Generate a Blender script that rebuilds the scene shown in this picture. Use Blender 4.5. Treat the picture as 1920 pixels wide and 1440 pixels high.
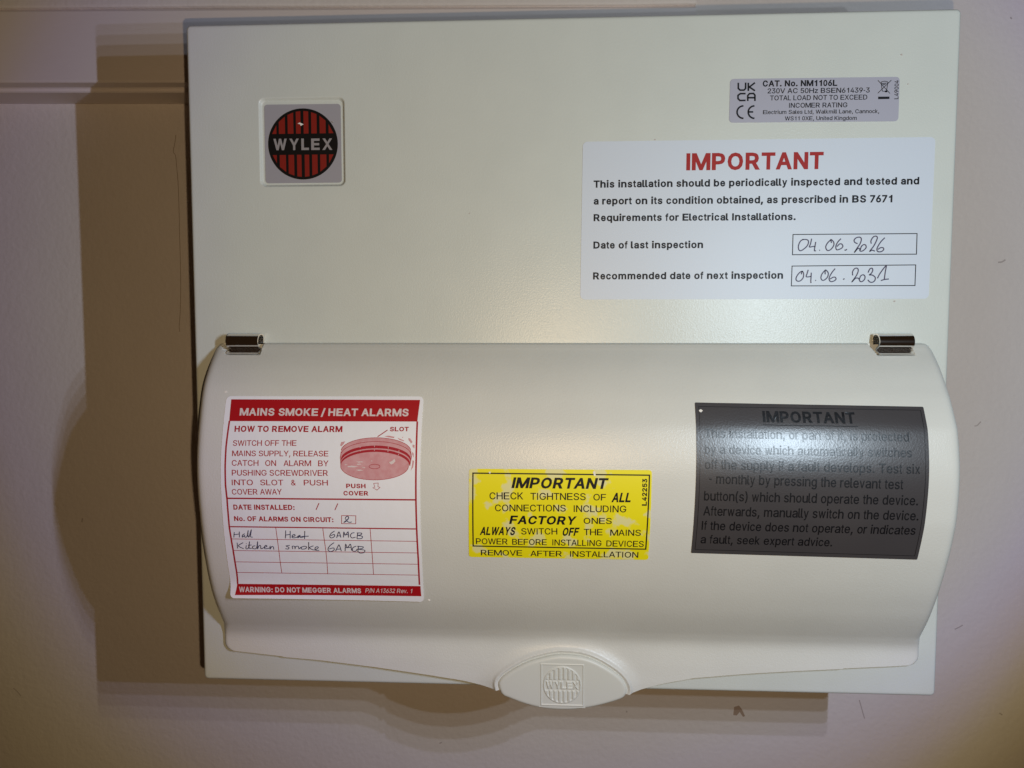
import bpy, bmesh, math, random
from mathutils import Matrix, Vector
from mathutils.geometry import delaunay_2d_cdt
random.seed(7)
for _o in list(bpy.data.objects):
    bpy.data.objects.remove(_o)
SC = bpy.context.scene
COL = SC.collection

# Working frame: millimetres, x to the right, y up, z out of the wall, origin at the
# centre of the front plate.  B() turns that into Blender metres (x, -z, y).
def B(x, y, z):
    return Vector((x * .001, -z * .001, y * .001))

# ------------------------------------------------------------------ camera
cam_data = bpy.data.cameras.new("camera")
cam = bpy.data.objects.new("camera", cam_data)
COL.objects.link(cam)
cam_data.sensor_width = 36.0
cam_data.lens = 25.3125
cam_data.clip_start = .01
cam_data.clip_end = 20
_R = ((0.99881, 0.00007, -0.0488), (-0.00317, 0.99797, -0.06354), (0.0487, 0.06362, 0.99679))
_ax = [Vector((r[0], -r[2], r[1])).normalized() for r in _R]
_m = Matrix.Identity(4)
for i in range(3):
    for j in range(3):
        _m[j][i] = _ax[i][j]
_m.translation = B(-5.16, 8.32, 249.59)
cam.matrix_world = _m
SC.camera = cam

# ------------------------------------------------------------------ world: a dark warm room
W = bpy.data.worlds.new("World")
SC.world = W
W.use_nodes = True
bg = W.node_tree.nodes["Background"]
bg.inputs[0].default_value = (1.0, .52, .24, 1)
bg.inputs[1].default_value = .016

# ------------------------------------------------------------------ lamps
def spot(name, pos, aim, watts, colour, radius, cone=None, blend=.2, ramp=None):
    l = bpy.data.lights.new(name, 'SPOT' if cone else 'POINT')
    l.energy = watts
    l.color = colour
    l.shadow_soft_size = radius
    if cone:
        l.spot_size = math.radians(cone)
        l.spot_blend = blend
    if ramp:
        l.use_nodes = True
        nt = l.node_tree
        em = nt.nodes["Emission"]
        tc = nt.nodes.new("ShaderNodeTexCoord")
        sp = nt.nodes.new("ShaderNodeSeparateXYZ")
        ab = nt.nodes.new("ShaderNodeMath"); ab.operation = 'ABSOLUTE'
        ac = nt.nodes.new("ShaderNodeMath"); ac.operation = 'ARCCOSINE'
        dv = nt.nodes.new("ShaderNodeMath"); dv.operation = 'DIVIDE'; dv.inputs[1].default_value = math.radians(45)
        cr = nt.nodes.new("ShaderNodeValToRGB")
        nt.links.new(tc.outputs["Normal"], sp.inputs[0])
        nt.links.new(sp.outputs[2], ab.inputs[0])
        nt.links.new(ab.outputs[0], ac.inputs[0])
        nt.links.new(ac.outputs[0], dv.inputs[0])
        nt.links.new(dv.outputs[0], cr.inputs[0])
        nt.links.new(cr.outputs[0], em.inputs[0])
        el = cr.color_ramp.elements
        while len(el) > 1:
            el.remove(el[-1])
        el[0].position = ramp[0][0] / 45
        el[0].color = (*ramp[0][1], 1)
        for a, c in ramp[1:]:
            e = el.new(a / 45)
            e.color = (*c, 1)
    o = bpy.data.objects.new(name, l)
    COL.objects.link(o)
    o.location = B(*pos)
    o.rotation_euler = (B(*aim) - B(*pos)).to_track_quat('-Z', 'Y').to_euler()
    return o

# a hand-held work light to the right: four bare diodes one above the other, with a beam
# that fringes to violet and then amber at its rim
BEAM = [(0, (.97, 1, 1)), (20, (1, 1, 1)), (26, (1.14, 1.12, 1.12)), (31, (1.32, 1.31, 1.36)), (34, (1.32, 1.28, 1.55)), (36.5, (1.2, 1.08, 1.6)), (38.5, (1.12, .88, .62)), (40.5, (.86, .63, .26)), (43, (.42, .29, .10)), (45, (.1, .07, .03))]
for k, yy in enumerate((9, 25.5, 41, 58)):
    p = (133, yy, 235)
    spot("work_light_diode", p, (p[0] - 90, p[1] - 6, p[2] - 325), .365, (.75,.90,1.03), .0013, 92, .05, BEAM)
# the phone's own warm lamp beside its lens
spot("phone_lamp", (2.5, -5, 252), (0, 0, 0), .93, (1.0,.72,.41), .0012)

SC.view_settings.view_transform = 'Standard'
SC.view_settings.look = 'None'
SC.view_settings.exposure = 0
SC.view_settings.gamma = 1
SC.render.engine = 'CYCLES'
SC.cycles.max_bounces = 6
SC.cycles.sample_clamp_indirect = 4

# ------------------------------------------------------------------ materials
def mat(name, colour, rough=.5, metal=0, spec=.5, bump=None, mottle=None, coat=0):
    m = bpy.data.materials.new(name)
    m.use_nodes = True
    nt = m.node_tree
    b = nt.nodes["Principled BSDF"]
    b.inputs["Base Color"].default_value = (*colour, 1)
    b.inputs["Roughness"].default_value = rough
    b.inputs["Metallic"].default_value = metal
    b.inputs["Specular IOR Level"].default_value = spec
    tc = nt.nodes.new("ShaderNodeTexCoord")
    if coat:
        b.inputs["Coat Weight"].default_value = coat
        b.inputs["Coat Roughness"].default_value = .25
    if mottle:
        c2, scale, lo, hi = mottle
        n = nt.nodes.new("ShaderNodeTexNoise")
        n.inputs["Scale"].default_value = scale
        n.inputs["Detail"].default_value = 5
        r = nt.nodes.new("ShaderNodeMapRange")
        r.inputs[1].default_value = lo
        r.inputs[2].default_value = hi
        x = nt.nodes.new("ShaderNodeMix")
        x.data_type = 'RGBA'
        x.inputs[6].default_value = (*colour, 1)
        x.inputs[7].default_value = (*c2, 1)
        nt.links.new(tc.outputs["Object"], n.inputs["Vector"])
        nt.links.new(n.outputs["Fac"], r.inputs[0])
        nt.links.new(r.outputs[0], x.inputs[0])
        nt.links.new(x.outputs[2], b.inputs["Base Color"])
    if bump:
        prev = None
        for scale, dist, detail, stretch in bump:
            n = nt.nodes.new("ShaderNodeTexNoise")
            n.inputs["Scale"].default_value = scale
            n.inputs["Detail"].default_value = detail
            mp = nt.nodes.new("ShaderNodeMapping")
            mp.inputs["Scale"].default_value = stretch
            bp = nt.nodes.new("ShaderNodeBump")
            bp.inputs["Strength"].default_value = 1
            bp.inputs["Distance"].default_value = dist
            nt.links.new(tc.outputs["Object"], mp.inputs[0])
            nt.links.new(mp.outputs[0], n.inputs["Vector"])
            nt.links.new(n.outputs["Fac"], bp.inputs["Height"])
            if prev:
                nt.links.new(prev.outputs[0], bp.inputs["Normal"])
            prev = bp
        nt.links.new(prev.outputs[0], b.inputs["Normal"])
    return m

ONE = (1, 1, 1)
M = dict(
    plate=mat("plate_powder_coat", (.64, .675, .635), .33, bump=[(1500, .000042, 2, ONE), (3200, .000036, 1, ONE)], mottle=((.62, .655, .617), 60, .35, .65)),
    cover=mat("cover_powder_coat", (.68, .685, .645), .35, bump=[(1500, .000042, 2, ONE), (3200, .000036, 1, ONE)], mottle=((.66, .665, .627), 60, .35, .65)),
    tab=mat("moulded_plastic", (.67, .685, .63), .42, bump=[(1800, .00001, 1, ONE)]),
    body=mat("enclosure_paint", (.62, .665, .60), .4),
    wall=mat("wall_emulsion", (.77, .705, .66), .75, bump=[(90, .0002, 3, ONE), (420, .0002, 4, ONE)], mottle=((.735, .67, .63), 11, .3, .7)),
    trim=mat("trim_gloss_paint", (.76, .68, .65), .6, bump=[(420, .00008, 3, (.2, 1, 1))], mottle=((.73, .655, .625), 18, .3, .7)),
    chrome=mat("chrome", (.80, .77, .74), .12, metal=1),
    white=mat("label_vinyl", (.63, .69, .78), .45, bump=[(2500, .000008, 1, ONE)]),
    paper=mat("sticker_vinyl", (.87, .88, .94), .42, bump=[(300, .00006, 2, ONE)]),
    silver=mat("silver_foil_label", (.41, .41, .49), .45),
    badge=mat("badge_silver", (.36, .35, .39), .45),
    yellow=mat("yellow_vinyl", (.86, .77, .003), .5, bump=[(500, .00002, 2, ONE)], mottle=((.77, .73, .33), 150, .56, .615)),
    dark=mat("dark_vinyl", (.062, .056, .058), .30, spec=.8, bump=[(1800, .00003, 2, ONE)], mottle=((.052, .048, .052), 40, .3, .7)),
    darktext=mat("dark_print", (.006, .006, .008), .33, spec=.6, bump=[(1800, .00003, 2, ONE)]),
    black=mat("black_ink", (.007, .007, .011), .5, spec=.25),
    blackbadge=mat("badge_black", (.006, .005, .005), .4),
    redbadge=mat("badge_red", (.23, .014, .008), .45),
    red=mat("red_ink", (.42, .006, .012), .45),
    redtext=mat("dark_red_ink", (.40, .016, .032), .5, spec=.3),
    heading=mat("heading_red_ink", (.36, .013, .010), .5, spec=.3),
    pink=mat("pink_tint_ink", (.62, .29, .32), .5, mottle=((.66, .36, .39), 600, .4, .65)),
    pinkwhite=mat("reversed_print", (.72, .62, .63), .5),
    silvertext=mat("badge_silver_print", (.30, .28, .29), .45),
    pen=mat("ballpoint_ink", (.035, .022, .075), .5),
    pen_blue=mat("blue_pen_ink", (.05, .055, .13), .5),
    chip=mat("bare_chip", (.82, .80, .76), .6),
    grime=mat("grime", (.50, .44, .41), .8),
    crack=mat("crack_line", (.34, .26, .20), .9),  # dark brown of the hairline crack itself
    rust=mat("brown_stain", (.42, .31, .24), .8),
)

# ------------------------------------------------------------------ mesh helpers
def link(name, verts, faces, m, parent=None, smooth=None):
    me = bpy.data.meshes.new(name)
    me.from_pydata([B(*v) for v in verts], [], faces)
    me.validate()
    bm = bmesh.new()
    bm.from_mesh(me)
    if smooth != 'sheet':
        bmesh.ops.recalc_face_normals(bm, faces=bm.faces)
    bm.to_mesh(me)
    bm.free()
    if smooth:
        me.shade_smooth()
        me.set_sharp_from_angle(angle=math.radians(50))
    me.materials.append(m)
    o = bpy.data.objects.new(name, me)
    COL.objects.link(o)
    if parent:
        o.parent = parent
        o.matrix_parent_inverse = parent.matrix_world.inverted()
    return o

def rrect(cx, cy, w, h, r, z, n=6):
    pts = []
    for sx, sy, a0 in ((1, 1, 0), (-1, 1, 90), (-1, -1, 180), (1, -1, 270)):
        for i in range(n + 1):
            a = math.radians(a0 + 90 * i / n)
            pts.append((cx + sx * (w / 2 - r) + r * math.cos(a), cy + sy * (h / 2 - r) + r * math.sin(a), z))
    return pts

def loft(rings, cap_first=False, cap_last=True):
    v, f = [], []
    n = len(rings[0])
    for r in rings:
        v += r
    for k in range(len(rings) - 1):
        for i in range(n):
            j = (i + 1) % n
            f.append((k * n + i, k * n + j, (k + 1) * n + j, (k + 1) * n + i))
    if cap_first:
        f.append(tuple(range(n - 1, -1, -1)))
    if cap_last:
        f.append(tuple(range((len(rings) - 1) * n, len(rings) * n)))
    return v, f

def interp(x, xs, ys):
    if x <= xs[0]:
        return ys[0]
    for i in range(1, len(xs)):
        if x <= xs[i]:
            t = (x - xs[i - 1]) / (xs[i] - xs[i - 1])
            return ys[i - 1] + t * (ys[i] - ys[i - 1])
    return ys[-1]

def smooth01(t):
    t = min(1, max(0, t))
    return t * t * (3 - 2 * t)

# ------------------------------------------------------------------ cover surface
PY = [6.6, 6.2, 5, 4, 2, 0, -2, -4, -7, -10, -15, -20, -25, -30, -35, -40, -45, -50, -55, -60, -65, -70, -75, -80, -85, -90, -94, -96.5, -98, -99.5, -101, -103, -106, -112, -125]
PZ = [0.8, 2.4, 3.7, 4.6, 6.6, 8.6, 10.3, 11.8, 13.9, 15.7, 17.8, 19.7, 20.8, 21.6, 22, 21.9, 21.5, 20.9, 19.9, 18.7, 17.2, 15.6, 13.8, 11.7, 9.2, 6.2, 3.6, 2.3, 1.8, 1.65, 1.75, 2.0, 2.4, 3.0, 3.4]
_NY = [-y for y in PY]
# a smooth table of the profile (the measured points, relaxed a little)
_TAB = {}
def _raw(y):
    return interp(-y, _NY, PZ)
def zprof(y):
    k = round(y * 20)
    if k not in _TAB:
        yy = k / 20
        w = 1.6 if yy < 1 and yy > -93 else .5 if yy < 4 else .1
        _TAB[k] = sum(_raw(yy + w * d) * g for d, g in ((-2, .06), (-1, .24), (0, .4), (1, .24), (2, .06)))
    return _TAB[k]
def zcov(x, y):
    k = interp(y, [-80, -50, -20, -7], [0, 1.6, 1.6, 0])
    return zprof(y) + k * x / 122
def lift(x, y):
    t = min(1, max(0, (-72.5 - y) / 9.0))
    w = min(1, max(0, (-48 - x) / 68))
    return t * t * (.8 + 3.4 * w * w)
flat_surf = lambda x, y: 0.0
sunk_surf = lambda x, y: -1.0
peel_surf = lambda x, y: zcov(x, y) + lift(x, y)

# ------------------------------------------------------------------ lettering
GLYPH = {
"A":[[[16,0],[201,509],[276,509],[463,0],[395,0],[287,302],[264,372],[232,478],[245,478],[213,371],[191,302],[85,0]],[[110,142],[110,199],[370,199],[370,142]]],
"B":[[[60,0],[60,509],[241,509],[329,491],[359,469],[381,442],[398,374],[387,320],[356,286],[315,267],[315,262],[363,245],[402,203],[418,136],[400,67],[377,39],[344,18],[247,0]],[[125,57],[245,57],[296,63],[330,80],[349,105],[355,137],[342,184],[306,218],[248,231],[125,231]],[[125,285],[238,285],[288,296],[323,326],[333,348],[336,372],[330,403],[313,429],[283,446],[240,452],[125,452]]],
"C":[[[267,-7],[150,25],[70,115],[40,254],[70,393],[150,484],[267,516],[340,504],[402,471],[448,418],[473,348],[408,348],[389,395],[357,428],[315,449],[267,456],[184,432],[125,364],[103,254],[125,145],[184,76],[267,53],[315,60],[357,81],[389,114],[408,160],[473,160],[448,91],[402,38],[341,5]]],
"D":[[[219,0],[96,0],[96,57],[215,57],[318,81],[354,110],[379,149],[399,255],[379,361],[354,399],[320,428],[221,452],[93,452],[93,509],[225,509],[353,478],[399,441],[433,391],[462,255],[433,119],[398,68],[351,31]],[[125,509],[125,0],[60,0],[60,509]]],
"E":[[[60,0],[60,509],[372,509],[372,452],[125,452],[125,286],[355,286],[355,229],[125,229],[125,57],[375,57],[375,0]]],
"F":[[[60,0],[60,509],[369,509],[369,452],[125,452],[125,278],[346,278],[346,221],[125,221],[125,0]]],
"G":[[[269,-7],[149,25],[69,116],[40,254],[69,393],[149,484],[265,516],[340,504],[403,469],[449,416],[474,349],[408,349],[387,393],[356,427],[315,448],[265,456],[183,432],[125,364],[103,254],[125,145],[184,76],[269,53],[345,71],[396,123],[415,202],[434,199],[283,199],[283,256],[478,256],[478,200],[451,91],[377,19]]],
"H":[[[60,0],[60,509],[125,509],[125,289],[392,289],[392,509],[457,509],[457,0],[392,0],[392,232],[125,232],[125,0]]],
"I":[[[0,0],[62,0],[62,509],[0,509]]],
"K":[[[104,145],[104,216],[139,261],[174,303],[212,344],[364,509],[448,509],[231,276],[228,276]],[[60,0],[60,509],[125,509],[125,334],[124,225],[125,193],[125,0]],[[372,0],[188,259],[228,309],[449,0]]],
"L":[[[60,0],[60,509],[125,509],[125,57],[361,57],[361,0]]],
"M":[[[60,0],[60,509],[152,509],[277,187],[287,159],[299,123],[311,84],[322,49],[307,49],[318,83],[330,121],[342,158],[352,187],[476,509],[568,509],[568,0],[504,0],[504,291],[504,327],[505,369],[506,413],[507,457],[513,457],[498,409],[482,363],[467,322],[456,291],[342,0],[286,0],[170,291],[159,321],[145,361],[129,408],[112,457],[119,457],[120,416],[121,372],[122,328],[122,291],[122,0]]],
"N":[[[60,0],[60,509],[136,509],[343,183],[363,151],[388,107],[414,55],[405,54],[401,108],[399,157],[399,195],[399,509],[463,509],[463,0],[387,0],[202,290],[177,331],[148,381],[108,452],[119,454],[122,384],[124,328],[125,291],[125,0]]],
"O":[[[267,-7],[150,25],[70,115],[40,254],[70,393],[150,484],[267,516],[384,484],[464,393],[493,254],[464,115],[384,25]],[[267,53],[349,76],[408,144],[430,254],[408,365],[349,433],[267,456],[184,433],[125,364],[103,254],[125,144],[184,76]]],
"P":[[[60,0],[60,509],[235,509],[332,487],[366,462],[390,430],[409,348],[390,265],[366,233],[332,207],[235,186],[109,186],[109,242],[233,242],[297,256],[318,272],[333,294],[344,348],[333,402],[318,423],[297,439],[232,452],[125,452],[125,0]]],
"R":[[[60,0],[60,509],[236,509],[333,489],[367,465],[390,433],[409,352],[390,271],[367,240],[333,217],[236,198],[96,198],[96,255],[234,255],[298,267],[319,281],[334,300],[345,352],[334,405],[319,425],[298,440],[233,452],[125,452],[125,0]],[[353,0],[230,229],[303,229],[428,0]]],
"S":[[[224,-9],[128,9],[64,60],[38,137],[104,137],[110,110],[123,88],[166,59],[224,49],[286,60],[329,92],[341,114],[346,139],[342,161],[332,179],[296,205],[245,222],[184,239],[86,289],[60,326],[52,372],[58,413],[75,448],[138,498],[227,516],[316,498],[377,449],[394,415],[401,378],[337,378],[326,412],[302,437],[267,453],[225,459],[167,448],[129,418],[118,398],[115,376],[119,352],[131,334],[169,308],[212,293],[264,279],[312,264],[359,238],[395,198],[408,139],[403,99],[386,64],[323,11]]],
"T":[[[32,452],[32,509],[417,509],[417,452],[257,452],[257,0],[193,0],[193,452]]],
"U":[[[259,-8],[154,15],[85,80],[60,173],[60,509],[124,509],[124,178],[141,113],[187,68],[259,52],[331,68],[377,113],[393,178],[393,509],[457,509],[457,173],[433,80],[363,15]]],
"V":[[[204,0],[16,509],[84,509],[192,206],[215,137],[248,31],[235,31],[267,138],[290,206],[395,509],[463,509],[278,0]]],
"W":[[[155,0],[16,509],[82,509],[163,196],[175,145],[187,94],[197,40],[189,40],[200,94],[211,145],[224,196],[306,509],[380,509],[462,196],[474,145],[486,94],[497,40],[488,40],[499,94],[510,145],[523,196],[603,509],[670,509],[530,0],[455,0],[368,323],[351,391],[336,475],[350,475],[335,395],[318,323],[230,0]]],
"X":[[[18,0],[217,284],[217,236],[29,509],[104,509],[178,400],[204,361],[223,329],[243,292],[232,292],[252,329],[272,361],[298,400],[374,509],[446,509],[259,239],[259,287],[456,0],[382,0],[292,129],[268,165],[250,195],[230,231],[244,231],[225,196],[206,166],[182,129],[91,0]]],
"Y":[[[203,0],[203,208],[16,509],[91,509],[192,344],[222,292],[250,230],[224,230],[251,293],[280,344],[381,509],[455,509],[268,208],[268,0]]],
"Z":[[[42,0],[42,46],[273,385],[306,431],[341,476],[348,454],[285,452],[223,452],[40,452],[40,509],[397,509],[397,462],[169,129],[134,81],[97,33],[90,54],[152,57],[214,57],[399,57],[399,0]]],
"a":[[[160,-9],[94,5],[48,45],[35,73],[30,108],[43,161],[78,193],[125,211],[178,220],[234,227],[265,235],[276,255],[276,257],[267,297],[256,311],[240,322],[196,331],[149,322],[118,301],[100,274],[41,291],[79,346],[133,375],[194,384],[239,379],[286,360],[322,320],[337,251],[337,0],[277,0],[277,52],[272,52],[252,25],[215,1]],[[170,45],[228,59],[263,93],[276,138],[276,190],[259,182],[231,176],[200,171],[175,168],[134,159],[103,139],[95,124],[92,105],[94,87],[102,72],[130,52]]],
"b":[[[229,-8],[172,4],[138,31],[118,59],[112,59],[112,0],[53,0],[53,509],[114,509],[114,319],[118,319],[137,346],[171,373],[229,384],[274,378],[313,361],[370,293],[390,189],[370,84],[313,16],[274,-2]],[[220,47],[253,51],[279,66],[316,117],[328,189],[316,261],[280,311],[253,325],[220,330],[188,325],[161,312],[125,263],[113,189],[125,115],[162,65],[188,51]]],
"c":[[[207,-8],[117,16],[56,85],[34,187],[56,291],[117,360],[207,384],[260,377],[305,356],[340,322],[362,277],[303,262],[290,289],[270,311],[242,325],[207,330],[173,325],[145,310],[108,258],[96,187],[108,117],[145,66],[173,51],[207,46],[243,52],[271,66],[292,89],[304,117],[363,102],[341,56],[306,21],[261,-1]]],
"d":[[[195,-8],[151,-2],[111,16],[55,84],[34,189],[55,293],[112,361],[151,378],[196,384],[253,373],[287,346],[306,319],[311,319],[311,509],[372,509],[372,0],[313,0],[313,59],[307,59],[287,31],[252,4]],[[205,47],[236,51],[263,65],[299,115],[312,189],[300,263],[263,312],[237,325],[205,330],[172,325],[145,311],[108,261],[96,189],[109,117],[145,66],[172,51]]],
"e":[[[212,-8],[117,16],[56,85],[34,187],[55,290],[115,359],[157,378],[205,384],[266,374],[319,341],[357,282],[371,194],[371,169],[75,169],[75,221],[338,221],[310,202],[298,269],[263,314],[237,326],[205,330],[173,326],[146,313],[109,270],[96,211],[96,178],[110,106],[128,80],[151,61],[212,46],[254,53],[285,73],[306,105],[365,91],[335,39],[283,4]]],
"f":[[[228,379],[228,327],[6,327],[6,379]],[[81,0],[81,432],[84,461],[96,486],[135,519],[187,530],[222,527],[243,521],[227,468],[215,472],[195,474],[171,470],[154,460],[145,443],[142,419],[142,0]]],
"g":[[[207,-151],[134,-140],[82,-110],[51,-69],[101,-41],[122,-66],[154,-88],[207,-97],[249,-92],[282,-75],[304,-47],[311,-6],[311,68],[306,68],[287,41],[252,16],[195,5],[113,27],[55,90],[34,191],[55,293],[112,361],[152,378],[196,384],[253,373],[288,346],[308,319],[313,319],[313,379],[372,379],[372,-9],[367,-54],[350,-90],[324,-117],[291,-136]],[[205,59],[237,63],[264,75],[285,95],[300,121],[312,193],[300,264],[264,312],[237,325],[205,330],[172,325],[145,312],[109,262],[96,193],[109,123],[124,96],[145,76],[172,63]]],
"h":[[[114,227],[114,0],[53,0],[53,509],[114,509],[114,287],[102,287],[124,332],[152,362],[187,379],[227,384],[295,369],[321,349],[341,321],[357,240],[357,0],[296,0],[296,235],[290,275],[273,304],[246,323],[210,329],[161,317],[141,303],[126,283]]],
"i":[[[53,0],[53,379],[114,379],[114,0]],[[84,443],[67,446],[54,455],[44,468],[41,483],[44,499],[54,512],[67,521],[84,524],[100,521],[114,512],[123,499],[126,483],[123,468],[114,455],[100,446]]],
"j":[[[53,379],[114,379],[114,-30],[102,-90],[86,-113],[65,-129],[4,-143],[-10,-143],[-10,-87],[2,-87],[25,-83],[40,-72],[50,-54],[53,-29]],[[83,443],[67,446],[53,455],[44,468],[41,483],[44,499],[53,512],[67,521],[83,524],[100,521],[114,512],[123,499],[126,483],[123,468],[114,455],[100,446]]],
"k":[[[110,137],[110,212],[121,212],[284,379],[360,379],[184,199],[177,199]],[[53,0],[53,509],[114,509],[114,0]],[[294,0],[148,186],[191,229],[372,0]]],
"l":[[[139,-2],[101,3],[74,20],[58,47],[53,84],[53,509],[114,509],[114,99],[120,62],[126,57],[135,53],[146,52],[160,53],[170,54],[181,3],[162,-1]]],
"m":[[[53,0],[53,379],[112,379],[112,295],[108,295],[132,346],[172,376],[219,386],[257,380],[287,361],[309,331],[321,295],[312,295],[337,343],[381,375],[437,386],[497,372],[522,354],[541,328],[557,255],[557,0],[496,0],[496,254],[490,289],[473,313],[447,326],[419,330],[374,320],[345,290],[335,247],[335,0],[274,0],[274,260],[269,288],[253,311],[229,326],[199,330],[158,320],[126,289],[114,238],[114,0]]],
"n":[[[114,227],[114,0],[53,0],[53,379],[112,379],[112,287],[102,287],[124,332],[152,362],[187,379],[227,384],[295,369],[321,349],[341,321],[357,240],[357,0],[296,0],[296,235],[290,275],[273,304],[246,323],[210,329],[161,317],[141,303],[126,283]]],
"o":[[[207,-8],[117,16],[56,85],[34,187],[56,291],[117,360],[207,384],[299,360],[359,291],[381,187],[359,85],[299,16]],[[207,46],[242,51],[270,66],[307,117],[319,187],[307,258],[270,310],[242,325],[207,330],[173,325],[145,310],[108,258],[96,187],[108,117],[145,66],[173,51]]],
"p":[[[53,-143],[53,379],[112,379],[112,319],[118,319],[137,346],[171,373],[229,384],[274,378],[313,361],[370,293],[390,189],[370,84],[313,16],[274,-2],[229,-8],[173,4],[138,31],[118,59],[114,59],[114,-143]],[[220,47],[253,51],[279,66],[316,117],[328,189],[316,261],[280,311],[253,325],[220,330],[188,325],[161,312],[125,263],[113,189],[125,115],[162,65],[188,51]]],
"q":[[[372,-143],[311,-143],[311,59],[306,59],[287,31],[252,4],[195,-8],[151,-2],[111,16],[55,84],[34,189],[55,293],[112,361],[151,378],[196,384],[253,373],[287,346],[307,319],[313,319],[313,379],[372,379]],[[205,47],[236,51],[263,65],[299,115],[312,189],[300,263],[263,312],[237,325],[205,330],[172,325],[145,311],[108,261],[96,189],[109,117],[145,66],[172,51]]],
"r":[[[53,0],[53,379],[112,379],[112,321],[115,321],[130,347],[152,367],[181,380],[213,385],[229,384],[243,384],[243,322],[230,324],[207,326],[159,315],[126,284],[114,237],[114,0]]],
"s":[[[182,-8],[112,3],[62,38],[36,94],[94,107],[105,79],[124,60],[150,49],[181,45],[217,50],[244,62],[262,81],[268,103],[265,121],[254,136],[212,155],[149,170],[72,208],[53,237],[47,274],[51,305],[65,332],[115,370],[187,384],[254,372],[299,339],[324,290],[268,277],[243,316],[219,328],[187,333],[156,329],[131,317],[119,305],[111,292],[109,277],[112,258],[124,243],[172,223],[229,209],[306,171],[325,142],[331,107],[326,75],[312,47],[260,6]]],
"t":[[[204,379],[204,327],[6,327],[6,379]],[[65,471],[126,471],[126,98],[128,76],[136,61],[150,53],[170,50],[185,51],[202,54],[213,2],[192,-3],[168,-4],[125,2],[92,21],[72,52],[65,93]]],
"u":[[[182,-5],[115,11],[89,31],[69,59],[53,139],[53,379],[114,379],[114,144],[119,105],[137,75],[164,56],[200,50],[249,62],[268,77],[283,97],[296,153],[296,379],[357,379],[357,0],[298,0],[298,92],[307,92],[286,47],[257,17],[222,0]]],
"v":[[[163,0],[17,379],[84,379],[165,155],[187,87],[206,21],[184,21],[203,87],[224,155],[305,379],[371,379],[226,0]]],
"w":[[[138,0],[23,379],[87,379],[133,214],[154,137],[175,41],[165,41],[186,135],[206,214],[252,379],[316,379],[362,214],[382,136],[402,41],[391,41],[413,135],[434,214],[480,379],[545,379],[429,0],[368,0],[319,172],[305,225],[291,280],[277,338],[291,338],[277,280],[263,225],[248,172],[199,0]]],
"x":[[[21,0],[171,218],[171,171],[29,379],[100,379],[147,306],[179,253],[207,206],[175,206],[202,253],[233,306],[282,379],[352,379],[209,169],[209,214],[358,0],[287,0],[231,85],[200,136],[173,182],[205,182],[178,136],[148,85],[91,0]]],
"y":[[[47,-139],[61,-86],[71,-87],[104,-89],[118,-84],[130,-74],[151,-36],[163,-1],[17,379],[84,379],[165,155],[187,87],[206,21],[184,21],[202,87],[224,155],[305,379],[371,379],[204,-58],[177,-107],[139,-136],[91,-145],[65,-143]]],
"z":[[[42,0],[42,46],[254,320],[254,323],[48,323],[48,379],[333,379],[333,331],[126,60],[126,56],[339,56],[339,0]]],
"0":[[[227,-7],[174,1],[130,24],[69,113],[48,254],[69,395],[130,484],[174,508],[227,516],[279,508],[323,484],[384,395],[405,254],[384,113],[323,24],[279,1]],[[227,50],[261,56],[290,74],[330,144],[344,254],[330,365],[290,435],[261,453],[227,460],[192,453],[163,435],[123,365],[109,254],[123,144],[163,74],[192,56]]],
"1":[[[150,0],[212,0],[212,509],[160,509],[148,470],[110,425],[40,398],[40,345],[98,362],[150,392]]],
"2":[[[64,0],[64,47],[234,229],[282,282],[311,327],[320,371],[308,419],[273,449],[224,460],[172,447],[139,413],[127,362],[66,362],[86,442],[143,496],[225,516],[306,497],[361,445],[381,372],[371,318],[336,259],[267,180],[153,60],[153,57],[389,57],[389,0]]],
"3":[[[218,-7],[133,10],[70,57],[52,91],[44,132],[109,132],[115,107],[126,87],[165,59],[219,50],[275,61],[315,93],[325,116],[329,145],[316,196],[299,217],[275,234],[201,248],[157,248],[157,299],[288,448],[288,452],[70,452],[70,509],[372,509],[372,461],[211,278],[211,289],[308,276],[344,253],[371,222],[393,145],[387,103],[370,66],[309,12]]],
"4":[[[40,105],[40,158],[247,509],[311,509],[109,166],[109,163],[413,163],[413,105]],[[282,0],[282,121],[282,146],[282,318],[343,318],[343,0]]],
"5":[[[221,-7],[140,11],[83,60],[60,130],[122,130],[138,89],[173,60],[221,50],[276,64],[314,104],[328,162],[314,221],[275,262],[218,277],[167,268],[128,246],[67,253],[96,509],[366,509],[366,452],[151,452],[134,301],[136,301],[178,325],[229,334],[294,321],[345,285],[379,231],[391,163],[369,76],[309,15]]],
"6":[[[226,-7],[142,15],[84,74],[64,162],[80,239],[137,340],[252,509],[322,509],[151,261],[145,261],[165,288],[196,307],[235,314],[316,295],[370,240],[389,157],[368,73],[310,14]],[[226,48],[279,63],[314,101],[327,157],[314,213],[279,251],[226,265],[174,252],[138,214],[125,158],[138,102],[174,63]]],
"7":[[[97,0],[323,448],[323,452],[62,452],[62,509],[391,509],[391,449],[165,0]]],
"8":[[[226,-7],[136,11],[74,62],[57,96],[52,135],[65,195],[101,241],[153,265],[153,267],[119,282],[93,308],[76,342],[70,380],[75,417],[90,450],[146,498],[226,516],[306,498],[361,450],[377,417],[382,380],[376,342],[359,308],[333,282],[300,267],[300,265],[351,241],[387,195],[401,135],[395,96],[378,62],[317,11]],[[226,49],[285,60],[323,91],[333,113],[337,139],[333,165],[322,189],[283,223],[226,235],[169,223],[130,189],[119,165],[115,139],[119,113],[129,91],[167,60]],[[226,290],[274,300],[307,330],[319,376],[308,420],[275,449],[226,460],[177,449],[145,420],[133,376],[145,330],[178,300]]],
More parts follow.
